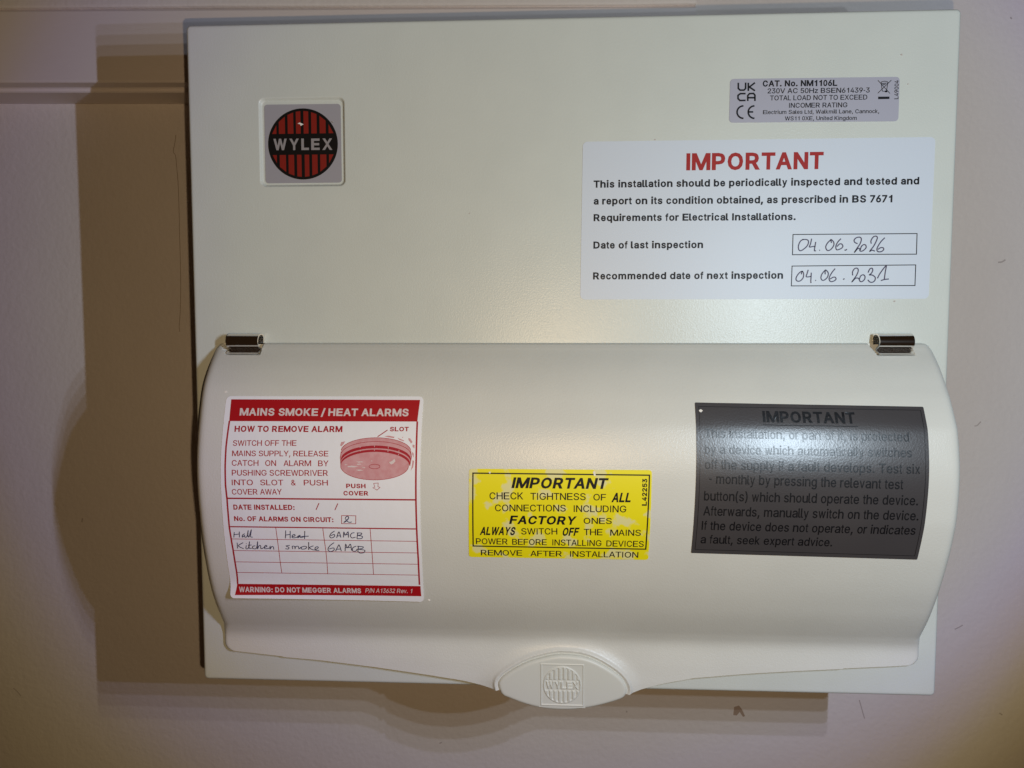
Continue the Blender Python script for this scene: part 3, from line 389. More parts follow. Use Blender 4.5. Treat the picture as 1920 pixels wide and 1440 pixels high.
 "hand":[[[-108.83,-56.01],[-109.15,-57.9]],[[-109.05,-56.96],[-107.18,-56.66]],[[-107.08,-55.79],[-107.24,-57.87]],[[-105.29,-56.52],[-106.15,-57.09],[-106.22,-57.78],[-105.43,-57.16],[-105.35,-57.76],[-104.6,-57.45],[-104.02,-55.37],[-104.27,-57.06],[-103.97,-57.62],[-102.91,-55.08],[-103.41,-57.42],[-102.72,-57.71]],[[-91.27,-55.15],[-91.64,-57.97]],[[-91.42,-56.76],[-89.9,-56.51]],[[-89.78,-55.31],[-90.03,-57.95]],[[-89.44,-57.37],[-88.33,-56.97],[-88.47,-56.49],[-89.22,-56.88],[-89.22,-57.67],[-87.85,-57.53],[-86.53,-56.75],[-87.39,-57.15],[-87.36,-57.63],[-86.56,-57.13],[-86.43,-57.58],[-85.33,-57.26]],[[-84.87,-55.22],[-85.18,-58.05]],[[-86.21,-57.2],[-83.71,-57.01]],[[-74.86,-55.05],[-76.17,-56.01],[-76.61,-57.15],[-75.93,-57.51],[-75.0,-56.93],[-75.13,-56.26],[-76.23,-56.76]],[[-74.34,-57.48],[-73.67,-55.71],[-73.3,-55.47],[-72.91,-57.34]],[[-74.21,-56.8],[-72.86,-56.67]],[[-72.02,-57.25],[-71.77,-55.37],[-71.25,-56.41],[-70.35,-55.27],[-70.36,-57.3]],[[-71.85,-56.39],[-70.35,-56.21]],[[-68.25,-55.5],[-69.19,-55.78],[-69.67,-56.65],[-69.2,-57.39],[-68.01,-57.11]],[[-67.12,-55.48],[-67.55,-57.55]],[[-67.48,-55.6],[-65.9,-55.65],[-66.12,-56.21],[-67.12,-56.49],[-65.73,-56.77],[-66.03,-57.52],[-67.56,-57.66]],[[-108.24,-59.78],[-108.38,-61.91]],[[-106.18,-59.74],[-107.96,-60.93],[-106.29,-61.95]],[[-105.22,-60.69],[-105.49,-61.93],[-104.62,-61.64],[-103.97,-59.32],[-104.37,-61.64],[-103.44,-61.7]],[[-105.21,-60.11],[-105.03,-60.1]],[[-104.67,-60.68],[-103.39,-60.54]],[[-102.17,-60.82],[-103.02,-61.03],[-103.13,-61.81],[-101.92,-61.71],[-101.2,-59.28],[-101.58,-61.86],[-100.91,-60.8],[-100.36,-60.79],[-100.35,-61.84],[-99.17,-61.35],[-98.22,-60.95],[-98.54,-60.56],[-99.07,-61.08],[-98.98,-61.81],[-97.39,-61.51],[-97.13,-60.81],[-97.26,-61.9],[-96.62,-61.03],[-96.09,-61.1],[-96.02,-62.07]],[[-90.45,-60.42],[-91.66,-60.71],[-90.82,-61.2],[-91.07,-61.78],[-92.03,-61.69]],[[-89.52,-61.76],[-89.59,-60.79],[-88.81,-60.81],[-88.75,-61.63],[-88.46,-60.88],[-87.58,-60.75],[-87.4,-61.64],[-86.57,-61.0],[-86.54,-61.7],[-85.32,-61.6],[-84.75,-60.97],[-85.36,-60.67],[-86.39,-60.92]],[[-83.89,-59.16],[-84.17,-61.97]],[[-82.41,-60.46],[-83.84,-61.19],[-82.28,-62.01],[-80.87,-61.13],[-81.19,-60.75],[-81.92,-61.23],[-81.79,-62.08],[-80.61,-62.06]],[[-75.35,-59.2],[-76.88,-60.36],[-77.61,-61.73],[-76.9,-62.49],[-75.6,-61.89],[-75.7,-61.11],[-77.17,-61.53]],[[-75.1,-62.27],[-74.03,-60.31],[-73.65,-60.11],[-73.17,-62.23]],[[-74.86,-61.6],[-73.24,-61.46]],[[-71.89,-62.21],[-71.49,-59.69],[-70.99,-60.95],[-69.89,-59.66],[-69.67,-61.97]],[[-71.6,-60.96],[-69.81,-60.81]],[[-67.99,-60.28],[-69.22,-61.0],[-69.32,-62.08],[-68.33,-62.14],[-67.73,-61.35]],[[-67.21,-60.19],[-67.65,-62.52]],[[-67.65,-60.39],[-65.71,-60.55],[-66.12,-61.13],[-67.31,-61.42],[-65.28,-61.77],[-65.71,-62.67],[-66.97,-62.81],[-67.46,-62.32]],[[-71.05,-50.75],[-70.65,-50.02],[-70.02,-49.9],[-70.0,-50.74],[-70.93,-51.67],[-71.48,-51.97],[-70.74,-51.37],[-70.23,-51.73],[-69.54,-51.94],[-68.93,-51.75]],[[-69.79,-50.18],[-70.29,-51.0],[-71.0,-51.01]]]}}

def embolden(cs, d):
    big = max(cs, key=lambda c: abs(sum(a[0] * b[1] - b[0] * a[1] for a, b in zip(c, c[1:] + c[:1]))))
    s = 1 if sum(a[0] * b[1] - b[0] * a[1] for a, b in zip(big, big[1:] + big[:1])) > 0 else -1
    out = []
    for c in cs:
        n = len(c)
        r = []
        for i in range(n):
            p, q, t = Vector(c[i - 1]), Vector(c[i]), Vector(c[(i + 1) % n])
            e1, e2 = (q - p).normalized(), (t - q).normalized()
            n1, n2 = Vector((e1.y, -e1.x)) * s, Vector((e2.y, -e2.x)) * s
            m = n1 + n2
            if m.length < 1e-4:
                m = n1
            m.normalize()
            r.append(tuple(q + m * d / max(.45, m.dot(n1))))
        out.append(r)
    return out

def text_contours(*a):
    return [c for g in text_glyphs(*a) for c in g]

def text_glyphs(s, w, it, x0, y0, x1, y1, cap):
    """Contours, letter by letter, of one line of print, fitted between the ends of its baseline."""
    off = {'b': 29, 'm': 10, 'r': 6}[w]
    pen, gs = 0, []
    for ch in s:
        a = ADV['b' if w == 'b' else 'r'][ch] * .711
        if ch != ' ':
            g = GLYPH[ch]
            g = embolden(g, off)
            if ch in 'ij':
                g = [[(p[0], p[1] + (.7 * off if min(q[1] for q in c) > 380 else 0)) for p in c] for c in g]
            lo = min(p[0] for c in g for p in c)
            hi = max(p[0] for c in g for p in c)
            side = .07 * a if ch not in 'WAVYMTX' else .02 * a
            if ch in 'IliJ.,:-/()1':
                sc, bx = 1, pen + (a - (hi - lo)) / 2
                if ch == '-':
                    sc, bx = .6, pen + (a - .6 * (hi - lo)) / 2
            else:
                sc = (a - 2 * side) / (hi - lo)
                bx = pen + side
            yk = 509 / (509 + 2 * off)
            gs.append([[(bx + (p[0] - lo) * sc, (p[1] + off) * yk) for p in c] for c in g])
        pen += a
    lo = min(p[0] for g in gs for c in g for p in c)
    hi = max(p[0] for g in gs for c in g for p in c)
    d = Vector((x1 - x0, y1 - y0))
    L = d.length
    d.normalize()
    up = Vector((-d.y, d.x))
    kx, ky = L / (hi - lo), cap / 509
    sh = .22 if it else 0
    return [[[(x0 + d.x * ((p[0] - lo) * kx + sh * p[1] * ky) + up.x * p[1] * ky,
              y0 + d.y * ((p[0] - lo) * kx + sh * p[1] * ky) + up.y * p[1] * ky) for p in c] for c in g] for g in gs]

def ribbon(pts, w, closed=False, smooth=False):
    """Outline polygon(s) of a pen stroke as quads."""
    P = [Vector(p) for p in pts]
    if smooth and len(P) > 2:
        Q = []
        for i in range(len(P) - 1):
            a = P[i - 1] if i else P[0]
            b, c = P[i], P[i + 1]
            d = P[i + 2] if i + 2 < len(P) else P[-1]
            for k in range(5):
                t = k / 5
                Q.append(.5 * ((2 * b) + (c - a) * t + (2 * a - 5 * b + 4 * c - d) * t * t + (3 * b - a - 3 * c + d) * t ** 3))
        Q.append(P[-1])
        P = Q
    n = len(P)
    v, f = [], []
    for i in range(n):
        if closed:
            a, c = P[i - 1], P[(i + 1) % n]
        else:
            a, c = P[max(0, i - 1)], P[min(n - 1, i + 1)]
        e1 = (P[i] - a).normalized() if (P[i] - a).length else (c - P[i]).normalized()
        e2 = (c - P[i]).normalized() if (c - P[i]).length else e1
        m = Vector((-e1.y - e2.y, e1.x + e2.x))
        if m.length < 1e-3:
            m = Vector((-e1.y, e1.x))
        m.normalize()
        k = w / 2 / max(.6, abs(m.dot(Vector((-e1.y, e1.x)))))
        v += [tuple(P[i] + m * k), tuple(P[i] - m * k)]
    for i in range(n if closed else n - 1):
        j = (i + 1) % n
        f.append((2 * i, 2 * i + 1, 2 * j + 1, 2 * j))
    return v, f

def split_rows(v, f, step=1.5):
    """Cut a flat 2D mesh along y so that it can follow the curved cover."""
    bm = bmesh.new()
    vs = [bm.verts.new((x, y, 0)) for x, y in v]
    for q in f:
        try:
            bm.faces.new([vs[i] for i in q])
        except ValueError:
            pass
    if not bm.verts:
        return [], []
    lo = min(a[1] for a in v)
    hi = max(a[1] for a in v)
    y = math.floor(lo / step) * step + step
    while y < hi:
        bmesh.ops.bisect_plane(bm, geom=bm.verts[:] + bm.edges[:] + bm.faces[:], plane_co=(0, y + .0001, 0), plane_no=(0, 1, 0), dist=1e-5)
        y += step
    bm.verts.index_update()
    ov = [(a.co.x, a.co.y) for a in bm.verts]
    of = [[a.index for a in q.verts] for q in bm.faces]
    bm.free()
    return ov, of

def fill(contours):
    """Fill 2D contours (holes included) into one flat mesh."""
    cs = []
    for c in contours:
        r = [p for i, p in enumerate(c) if math.hypot(p[0] - c[i - 1][0], p[1] - c[i - 1][1]) > 1e-5]
        if len(r) > 2:
            cs.append(r)
    pts, loops = [], []
    for c in cs:
        loops.append(list(range(len(pts), len(pts) + len(c))))
        pts += [Vector(p) for p in c]
    ed = [(l[i], l[(i + 1) % len(l)]) for l in loops for i in range(len(l))]
    v, _, f, *_ = delaunay_2d_cdt(pts, ed, [], 0, 1e-6)
    out = []
    for q in f:
        x = sum(v[i].x for i in q) / len(q)
        y = sum(v[i].y for i in q) / len(q)
        wind = 0
        for c in cs:
            for i in range(len(c)):
                (ax, ay), (bx, by) = c[i - 1], c[i]
                if (ay > y) != (by > y) and x < (bx - ax) * (y - ay) / (by - ay) + ax:
                    wind += 1 if by > ay else -1
        if wind:
            out.append(list(q))
    return [(a.x, a.y) for a in v], out

def join(*parts):
    V, F = [], []
    for v, f in parts:
        k = len(V)
        V += v
        F += [[i + k for i in q] for q in f]
    return V, F

def orient(v, f):
    out = []
    for q in f:
        a = sum(v[q[i - 1]][0] * v[q[i]][1] - v[q[i]][0] * v[q[i - 1]][1] for i in range(len(q)))
        out.append(q if a > 0 else q[::-1])
    return out

def print_on(name, vf, surf, off, m, parent, rows=True):
    v, f = vf
    if surf is not flat_surf and surf is not sunk_surf and rows:
        v, f = split_rows(v, f)
    f = orient(v, f)
    return link(name, [(x, y, surf(x, y) + off) for x, y in v], f, m, parent, 'sheet')

def lettering(name, lines, surf, off, m, parent, extra=()):
    cs = []
    parts = []
    for l in lines:
        parts += [fill(g) for g in text_glyphs(*l)]
    return print_on(name, join(*parts, *extra), surf, off, m, parent)

def quad_grid(q, nu=2, nv=8, r=0):
    (ax, ay), (bx, by), (cx, cy), (dx, dy) = q
    H = math.hypot(dx - ax, dy - ay)
    Wd = math.hypot(bx - ax, by - ay)
    vs = [i / nv for i in range(nv + 1)]
    if r:
        e = [r / H * (1 - math.cos(math.radians(a))) for a in (0, 18, 36, 54, 72, 90)]
        vs = e + [t for t in vs if e[-1] + .01 < t < 1 - e[-1] - .01] + [1 - t for t in e[::-1]]
    us = [i / nu for i in range(nu + 1)]
    V, F = [], []
    for t in vs:
        ins = 0
        dd = min(t, 1 - t) * H
        if r and dd < r:
            ins = (r - math.sqrt(max(0, r * r - (r - dd) ** 2))) / Wd
        for u in us:
            uu = ins + (1 - 2 * ins) * u
            V.append(((1 - t) * ((1 - uu) * ax + uu * bx) + t * ((1 - uu) * dx + uu * cx),
                      (1 - t) * ((1 - uu) * ay + uu * by) + t * ((1 - uu) * dy + uu * cy)))
    n = nu + 1
    for i in range(len(vs) - 1):
        for j in range(nu):
            F.append([i * n + j, (i + 1) * n + j, (i + 1) * n + j + 1, i * n + j + 1])
    return V, F

def sticker(name, q, surf, m, parent, r=1.0, nu=24, nv=30, off=.14, label=None):
    v, f = quad_grid(q, nu, nv, r)
    V = [(x, y, surf(x, y) + off) for x, y in v]
    n = nu + 1
    rows = len(v) // n
    rim = list(range(n)) + [i * n + nu for i in range(1, rows)] + [(rows - 1) * n + j for j in range(nu - 1, -1, -1)] + [i * n for i in range(rows - 2, 0, -1)]
    k = len(V)
    V += [(V[i][0], V[i][1], V[i][2] - .11) for i in rim]
    c = len(rim)
    F = orient(v, f) + [[rim[i], k + i, k + (i + 1) % c, rim[(i + 1) % c]] for i in range(c)]
    o = link(name, V, F, m, parent, True)
    if label:
        o['label'] = label
    return o

def frame_of(q, w):
    return ribbon(q, w, closed=True)

# ------------------------------------------------------------------ setting: wall and trim
DW = -90.0
def kind(o, k, label=None):
    o['kind'] = k
    if label:
        o['label'] = label
    return o
wall = kind(link("wall", [(-900, -900, DW), (900, -900, DW), (900, 900, DW), (-900, 900, DW), (-900, -900, DW - 60), (900, -900, DW - 60), (900, 900, DW - 60), (-900, 900, DW - 60)],
     [(0, 1, 2, 3), (4, 7, 6, 5), (0, 4, 5, 1), (1, 5, 6, 2), (2, 6, 7, 3), (3, 7, 4, 0)], M['wall']), 'structure')
# painted timber trim crossing behind the top of the box, with a stepped lower edge
prof = [(153.2, -90.5), (153.2, -68.2), (152.2, -67.2), (151.8, -67), (122.3, -67), (121.7, -67.15), (121.4, -67.6), (121.2, -73), (120.7, -73.6), (119.75, -73.7), (119.3, -74.2), (119.3, -90.5)]
xs = [-700, -450, -300, -225, -150, -80, -10, 30, 57]
tv, tf = [], []
for x in xs:
    dy = -(x + 225) * .0160
    for y, z in prof:
        tv.append((x, y + dy, z))
n = len(prof)
for i in range(len(xs) - 1):
    for j in range(n - 1):
        tf.append((i * n + j, i * n + j + 1, (i + 1) * n + j + 1, (i + 1) * n + j))
tf.append(tuple(range(n - 1, -1, -1)))
tf.append(tuple(range((len(xs) - 1) * n, len(xs) * n)))
trim = kind(link("trim_board", tv, tf, M['trim'], None), 'structure')
# plaster that stands over the top of the trim
pv, pf = [], []
pprof = [(420, -90.5), (420, -66.4), (156, -66.4), (154.6, -66.42), (154.0, -66.5), (153.6, -66.7), (153.4, -67.2), (153.35, -69), (153.35, -90.5)]
for x in xs:
    dy = -(x + 225) * .0160
    wob = .25 * math.sin(x * .11) + .15 * math.sin(x * .37)
    for y, z in pprof:
        k = 1 if y < 200 else 0
        pv.append((x, y + (dy + wob) * k, z))
n = len(pprof)
pf = [(i * n + j, i * n + j + 1, (i + 1) * n + j + 1, (i + 1) * n + j) for i in range(len(xs) - 1) for j in range(n - 1)]
pf += [tuple(range(n - 1, -1, -1)), tuple(range((len(xs) - 1) * n, len(xs) * n))]
plaster = kind(link("wall_plaster", pv, pf, M['wall'], None, True), 'structure')
# a hairline crack and small scuffs in the paint
wall_surf = lambda x, y: DW
crack = [(-181.1, 104.3), (-181.7, 100.6), (-182.6, 96.7), (-181.6, 94.7), (-181.2, 90.2), (-180.7, 81.4), (-180.6, 67.7), (-180.7, 57.6), (-180.7, 47.5), (-180.9, 32.3), (-181.5, 20.8), (-182.2, 14.4), (-182.0, 11.4)]
print_on("hairline_crack", ribbon(crack, .26, smooth=True), wall_surf, .06, M['crack'], wall, False)
for p, w in (([(143.5, -163.2), (144.6, -167), (146.2, -172.3)], .5), ([(202, 43.8), (200.5, 42.8), (198.8, 42.6)], .7), ([(199.6, 150.5), (200.3, 149.6)], .7),
             ([(189.8, -125.9), (187.8, -127.2), (186.2, -128.0)], .6), ([(-273.3, -167.6), (-271.4, -169.3), (-269.3, -171.7)], .4), ([(-233.9, -80.4), (-234.3, -82.4)], .7),
             ([(-57.4, -190.3), (-56.2, -189.8)], .6), ([(33.4, -171.8), (34.1, -171.9)], .8), ([(208.2, -168), (209.6, -168.9)], .6), ([(194.2, -30), (192.6, -31.8), (191.4, -32)], .5)):
    print_on("scuff_mark", ribbon(p, w, smooth=len(p) > 2), wall_surf, .06, M['grime'], wall, False)
print_on("brown_stain", fill([[(84.9, -168.2), (87.2, -167.4), (88.6, -169.2), (90.2, -172.6), (89.2, -173), (87.6, -170.6), (86.2, -172.4), (84.6, -172.2)]]), wall_surf, .06, M['rust'], wall, False)

# ------------------------------------------------------------------ the consumer unit
unit = bpy.data.objects.new("consumer_unit", None)
COL.objects.link(unit)
unit.location = B(0, 0, DW)
unit.empty_display_size = .05
unit['label'] = "cream metal consumer unit with curved cover and warning stickers, mounted on white wall"
unit['category'] = "fuse box"
bpy.context.view_layer.update()

def edge_rings(w, h, r, rad, z_back, n=5):
    R = [rrect(0, 0, w, h, r, z_back), rrect(0, 0, w, h, r, -rad - .5), rrect(0, 0, w, h, r, -rad)]
    for i in range(1, n + 1):
        a = math.radians(90 * i / n)
        d = rad * (1 - math.cos(a))
        R.append(rrect(0, 0, w - 2 * d, h - 2 * d, max(.3, r - d), -rad + rad * math.sin(a)))
    d = rad + .5
    R.append(rrect(0, 0, w - 2 * d, h - 2 * d, r, 0))
    return R

# folded steel front plate with the pressed recess for the badge
rings = edge_rings(260, 232, 1.7, 1.1, -11)
bx, by = -89.95, 75.85
rc = [(30.6, 0), (30.2, 0)]
for i in range(1, 7):
    t = i / 6
    rc.append((30.2 - 2.0 * t, -1.0 * smooth01(t)))
rc.append((27.9, -1.0))
for s, z in rc:
    rings.append(rrect(bx, by, s, s + .2, 2.2 - (30.6 - s) * .25, z))
v, f = loft(rings)
link("front_plate", v, f, M['plate'], unit, True)

rings = [rrect(0, 0, 256, 228, 2, DW), rrect(0, 0, 257, 229, 2.4, DW + 1), rrect(0, 0, 257, 229, 2.4, -3), rrect(0, 0, 250, 222, 2, -2.6)]
v, f = loft(rings, True, True)
link("enclosure_body", v, f, M['body'], unit, True)

# hinged cover -----------------------------------------------------
XL, XR = -121.3, 123.3
LIPX = [-121.3, -117.9, -101.5, -86, -66.7, -47.6, -34.3, -22.9, -12, 12, 23.6, 35.1, 46.2, 64.5, 82.6, 100.7, 118.6, 123.3]
LIPY = [-104.0, -104.3, -105.7, -106.7, -108.6, -110.9, -112.7, -115.2, -115.4, -115.6, -115.6, -112.2, -110, -108.1, -106.7, -105.5, -104.4, -103.9]
KNOB = [(-22.0, -113.1), (-20.8, -110.6), (-17.1, -107.8), (-12.4, -105.2), (-7.8, -103.6), (-2.2, -102.3), (1.5, -102.1), (7.0, -102.5), (11.7, -103.9), (16.3, -106.3), (20.0, -108.9), (22.2, -111.5), (23.0, -114.1), (22.3, -116.1), (20.4, -117.5), (14.5, -119.5), (8.1, -121.0), (1.6, -121.7), (-5.9, -121.4), (-12.4, -120.0), (-18.0, -118.0), (-20.7, -116.6)]
def smooth_closed(P, k=6):
    Q = []
    n = len(P)
    for i in range(n):
        a, b, c, d = (Vector(P[(i + j) % n]) for j in (-1, 0, 1, 2))
        for s in range(k):
            t = s / k
            Q.append(tuple(.5 * ((2 * b) + (c - a) * t + (2 * a - 5 * b + 4 * c - d) * t * t + (3 * b - a - 3 * c + d) * t ** 3)))
    return Q
KN = smooth_closed(KNOB)
def knob_dist(x, y):
    if y > -95 or abs(x) > 30:
        return 9
    best = 99
    ins = False
    n = len(KN)
    for i in range(n):
        ax, ay = KN[i]
        cx, cy = KN[(i + 1) % n]
        if (ay > y) != (cy > y) and x < (cx - ax) * (y - ay) / (cy - ay) + ax:
            ins = not ins
        dx, dy = cx - ax, cy - ay
        t = max(0, min(1, ((x - ax) * dx + (y - ay) * dy) / (dx * dx + dy * dy)))
        best = min(best, math.hypot(x - ax - t * dx, y - ay - t * dy))
    return -best if ins else best
CLIPS = ((-115.7, -104.6), (104.4, 115.6))
def notch(x, y):
    k = 0
    for a, c in CLIPS:
        a2 = a - .6 - 3.2 * smooth01((y - 2.7) / 4) * (1 if a < 0 else .5)
        sx = smooth01((x - a2) / .5) * smooth01((c + .5 - x) / .5)
        k = max(k, sx * smooth01((y - 2.55) / .35))
    return k
e = [0, .06, .25, .55, .9, 1.4, 2, 2.7, 3.6]
cx_ = [XL + d for d in e] + [XR - d for d in e]
x = XL + 4.5
while x < XR - 4:
    near_clip = any(a - 5 < x < c + 2 for a, c in CLIPS)
    near_knob = -27 < x < 28
    cx_.append(x)
    x += .3 if near_clip else .3 if near_knob else 3
cx_ = sorted(cx_)
ry = [6.6, 6.5, 6.35, 6.2, 6.0]
y = 5.8
while y > -101:
    ry.append(y)
    y -= .2 if y > 1.8 else 1.2 if y > -93 else .4
ry.append(-101)
nb = 44
vs, fs = [], []
grid = []
for i in range(len(ry) + nb):
    row = []
    for x in cx_:
        yb = interp(x, LIPX, LIPY)
        if i < len(ry):
            y = ry[i]
        else:
            y = -101 + (yb + 101) * (i - len(ry) + 1) / nb
        # rounded corners
        ins = 0
        if y > 3.8:
            r = 2.8
            ins = r - math.sqrt(max(0, r * r - (y - 3.8) ** 2))
        elif y < -101 and abs(x) > 100:
            r = 3.2
            ins = r - math.sqrt(max(0, r * r - min(r, (-101 - y)) ** 2))
        xx = XL + ins + (x - XL) * (XR - XL - 2 * ins) / (XR - XL)
        d = min(xx - XL - ins, XR - ins - xx)
        z = zcov(xx, y)
        kd = knob_dist(xx, y)
        if kd < 8:
            z += .75 * math.exp(-((kd - 1.1) / .6) ** 2) + 1.0 * math.exp(-(max(0, kd - 1.1) / 2.8) ** 2)
        r = min(3.2, max(.3, z - .4))
        if d < r:
            z -= r - math.sqrt(max(0, r * r - (r - d) ** 2))
        k = notch(xx, y)
        z = z * (1 - k) + .35 * k
        row.append((xx, y, max(.3, z)))
    grid.append(row)
nc = len(cx_)
for row in grid:
    vs += row
for i in range(len(grid) - 1):
    for j in range(nc - 1):
        fs.append((i * nc + j, (i + 1) * nc + j, (i + 1) * nc + j + 1, i * nc + j + 1))
rim = [j for j in range(nc)] + [i * nc + nc - 1 for i in range(1, len(grid))] + [(len(grid) - 1) * nc + j for j in range(nc - 2, -1, -1)] + [i * nc for i in range(len(grid) - 2, 0, -1)]
k = len(vs)
for i in rim:
    X, Y, Z = vs[i]
    vs.append((X, Y, max(.3, Z - 1.3) if Y < -99 else .25))
c = len(rim)
fs += [(rim[i], rim[(i + 1) % c], k + (i + 1) % c, k + i) for i in range(c)]
link("hinged_cover", vs, fs, M['cover'], unit, True)

# pull tab with its moulded emblem ---------------------------------
def inset(P, d):
    n = len(P)
    out = []
    for i in range(n):
        a, q, t = Vector(P[i - 1]), Vector(P[i]), Vector(P[(i + 1) % n])
        m = (t - a).normalized()
        out.append((q.x + m.y * d * KS, q.y - m.x * d * KS))
    return out
KS = -1 if sum(a[0] * b[1] - b[0] * a[1] for a, b in zip(KN, KN[1:] + KN[:1])) > 0 else 1
rings = [[(x, y, -5) for x, y in inset(KN, .6)], [(x, y, -4.4) for x, y in KN], [(x, y, 3.9) for x, y in KN]]
for i in range(1, 6):
    a = math.radians(18 * i)
    rings.append([(x, y, 3.9 + 1.1 * math.sin(a)) for x, y in inset(KN, 1.1 * (1 - math.cos(a)))])
rings.append([(x, y, 5.02) for x, y in inset(KN, 1.5)])
v, f = loft(rings, True, True)
tab = link("pull_tab", v, f, M['tab'], unit, True)
def raised(name, vf, z0, h, m, parent):
    """Give flat 2D faces a height, with straight sides."""
    v, f = vf
    f = orient(v, f)
    edges = {}
    for q in f:
        for i in range(len(q)):
            edges[(q[i], q[(i + 1) % len(q)])] = 1
    n = len(v)
    V = [(x, y, z0 + h) for x, y in v] + [(x, y, z0 - .3) for x, y in v]
    F = list(f) + [[a, a + n, b + n, b] for a, b in edges if (b, a) not in edges]
    return link(name, V, F, m, parent)
import numpy as np
ex, ey, er = .42, -112.45, 6.35
def emblem():
    """Moulded relief: a square line, a ring, bars and letters, softened like cast plastic."""
    st = .11
    half = 8.1
    n = int(2 * half / st) + 1
    H = np.zeros((n, n))
    X = ex - half + st * np.arange(n)
    Y = ey - half + st * np.arange(n)
    gx, gy = np.meshgrid(X, Y)
    sq = np.maximum(np.abs(gx - ex), np.abs(gy - ey))
    H[np.abs(sq - 7.3) < .2] = .22
    rad = np.hypot(gx - ex, gy - ey)
    H[np.abs(rad - er) < .24] = .32
    inner = rad < er - .25
    pitch = 2 * er / 8
    u = np.mod(gx - ex, pitch)
    H[inner & (np.abs(gy - ey) > 2.0) & (np.abs(u - pitch / 2) < .44)] = .4
    for g in text_glyphs("WYLEX", 'b', 0, ex - 5.6, ey - 1.3, ex + 5.6, ey - 1.3, 2.6):
        ins = np.zeros((n, n), int)
        for c in g:
            for i in range(len(c)):
                (ax, ay), (bx, by) = c[i - 1], c[i]
                if ay == by:
                    continue
                hit = ((ay > gy) != (by > gy)) & (gx < (bx - ax) * (gy - ay) / (by - ay) + ax)
                ins += np.where(hit, 1 if by > ay else -1, 0)
        H[ins != 0] = .42
    for _ in range(2):
        P = np.pad(H, 1)
        H = (P[:-2, 1:-1] + P[2:, 1:-1] + P[1:-1, :-2] + P[1:-1, 2:] + 2 * P[1:-1, 1:-1]) / 6
    V = [(X[i], Y[j], 5.04 + float(H[j, i])) for j in range(n) for i in range(n)]
    F = [(j * n + i, j * n + i + 1, (j + 1) * n + i + 1, (j + 1) * n + i) for j in range(n - 1) for i in range(n - 1)]
    o = link("emblem", V, F, M['tab'], tab, 'sheet')
    o.data.shade_smooth()
emblem()

# chrome hinge clips -----------------------------------------------
def clip(a, c):
    cl = [(6.2, .9), (8.4, .8), (9.2, 1.2), (9.6, 2.2), (9.65, 3.4), (9.3, 4.6), (8.5, 5.6), (7.4, 6.1), (6.3, 6.0), (5.4, 5.4), (4.9, 4.5), (4.6, 3.7), (4.3, 3.5), (4.0, 3.9), (3.7, 4.8), (3.35, 5.6), (3.1, 6.0)]
    P = [Vector(p) for p in cl]
    Q = []
    for i in range(len(P) - 1):
        aa = P[i - 1] if i else P[0]
        b, cc = P[i], P[i + 1]
        d = P[i + 2] if i + 2 < len(P) else P[-1]
        for s in range(4):
            t = s / 4
            Q.append(.5 * ((2 * b) + (cc - aa) * t + (2 * aa - 5 * b + 4 * cc - d) * t * t + (3 * b - aa - 3 * cc + d) * t ** 3))
    Q.append(P[-1])
    ov = []
    for i, p in enumerate(Q):
        t = (Q[min(i + 1, len(Q) - 1)] - Q[max(i - 1, 0)]).normalized()
        nn = Vector((-t.y, t.x)) * .24
        ov.append((p + nn, p - nn))
    ring = [q[0] for q in ov] + [q[1] for q in ov[::-1]]
    rings = []
    for x, s in ((a, .75), (a + .12, 1), (c - .12, 1), (c, .75)):
        rings.append([(x, p.x, p.y) for p in ring])
    v, f = loft(rings, True, True)
    return link("hinge_clip", v, f, M['chrome'], unit, True)
for a, c in CLIPS:
    clip(a, c)

# ------------------------------------------------------------------ badge in the recess
D = DATA['logo']
badge = sticker("logo_badge", D['quad'], sunk_surf, M['badge'], unit, 1.1, 4, 8, .16, "square silver badge with a red and black striped roundel")
cx, cy = D['c']
RX, RY = D['r'], D['r2']
disc = [(cx + RX * math.cos(2 * math.pi * i / 72), cy + RY * math.sin(2 * math.pi * i / 72)) for i in range(72)]
print_on("roundel", fill([disc]), sunk_surf, .22, M['blackbadge'], badge, False)
qs = []
k = .925
def arc_y(x):
    return RY * k * math.sqrt(max(0, 1 - ((x - cx) / (RX * k)) ** 2))
for up, L in ((1, D['up']), (-1, D['lo'])):
    for a, c in L:
        base = D['yu'] if up > 0 else D['yl']
        a, c = max(a, cx - RX * k + .01), min(c, cx + RX * k - .01)
        # where the chord leaves the circle below the band, slide the edge in
        def ok(x):
            return arc_y(x) > abs(base - cy) + .02
        while not ok(a) and a < c:
            a += .05
        while not ok(c) and c > a:
            c -= .05
        if c - a < .1:
            continue
        qs.append(([(a, base), (c, base), (c, cy + up * arc_y(c)), (a, cy + up * arc_y(a))], [[0, 1, 2, 3]]))
print_on("roundel_bars", join(*qs), sunk_surf, .27, M['redbadge'], badge, False)
lettering("lettering", D['text'], sunk_surf, .27, M['silvertext'], badge)
print_on("paint_chip", fill([D['chip']]), sunk_surf, .31, M['chip'], badge)

# ------------------------------------------------------------------ rating label
D = DATA['rate']
lab = sticker("rating_label", D['quad'], flat_surf, M['silver'], unit, 1.2, 4, 8, .14, "small silver rating label with conformity marks and catalogue number")
lettering("lettering", [[l[0], 'm' if l[1] == 'r' else 'b'] + l[2:] for l in D['black']], flat_surf, .2, M['black'], lab)
print_on("conformity_mark", join(*[ribbon(p, .55) for p in D['mark']]), flat_surf, .2, M['black'], lab)
print_on("disposal_symbol", join(*[ribbon(p, .2) for p in D['thin']], *[(q, [[0, 1, 2, 3]]) for q in D['bars']]), flat_surf, .2, M['black'], lab)

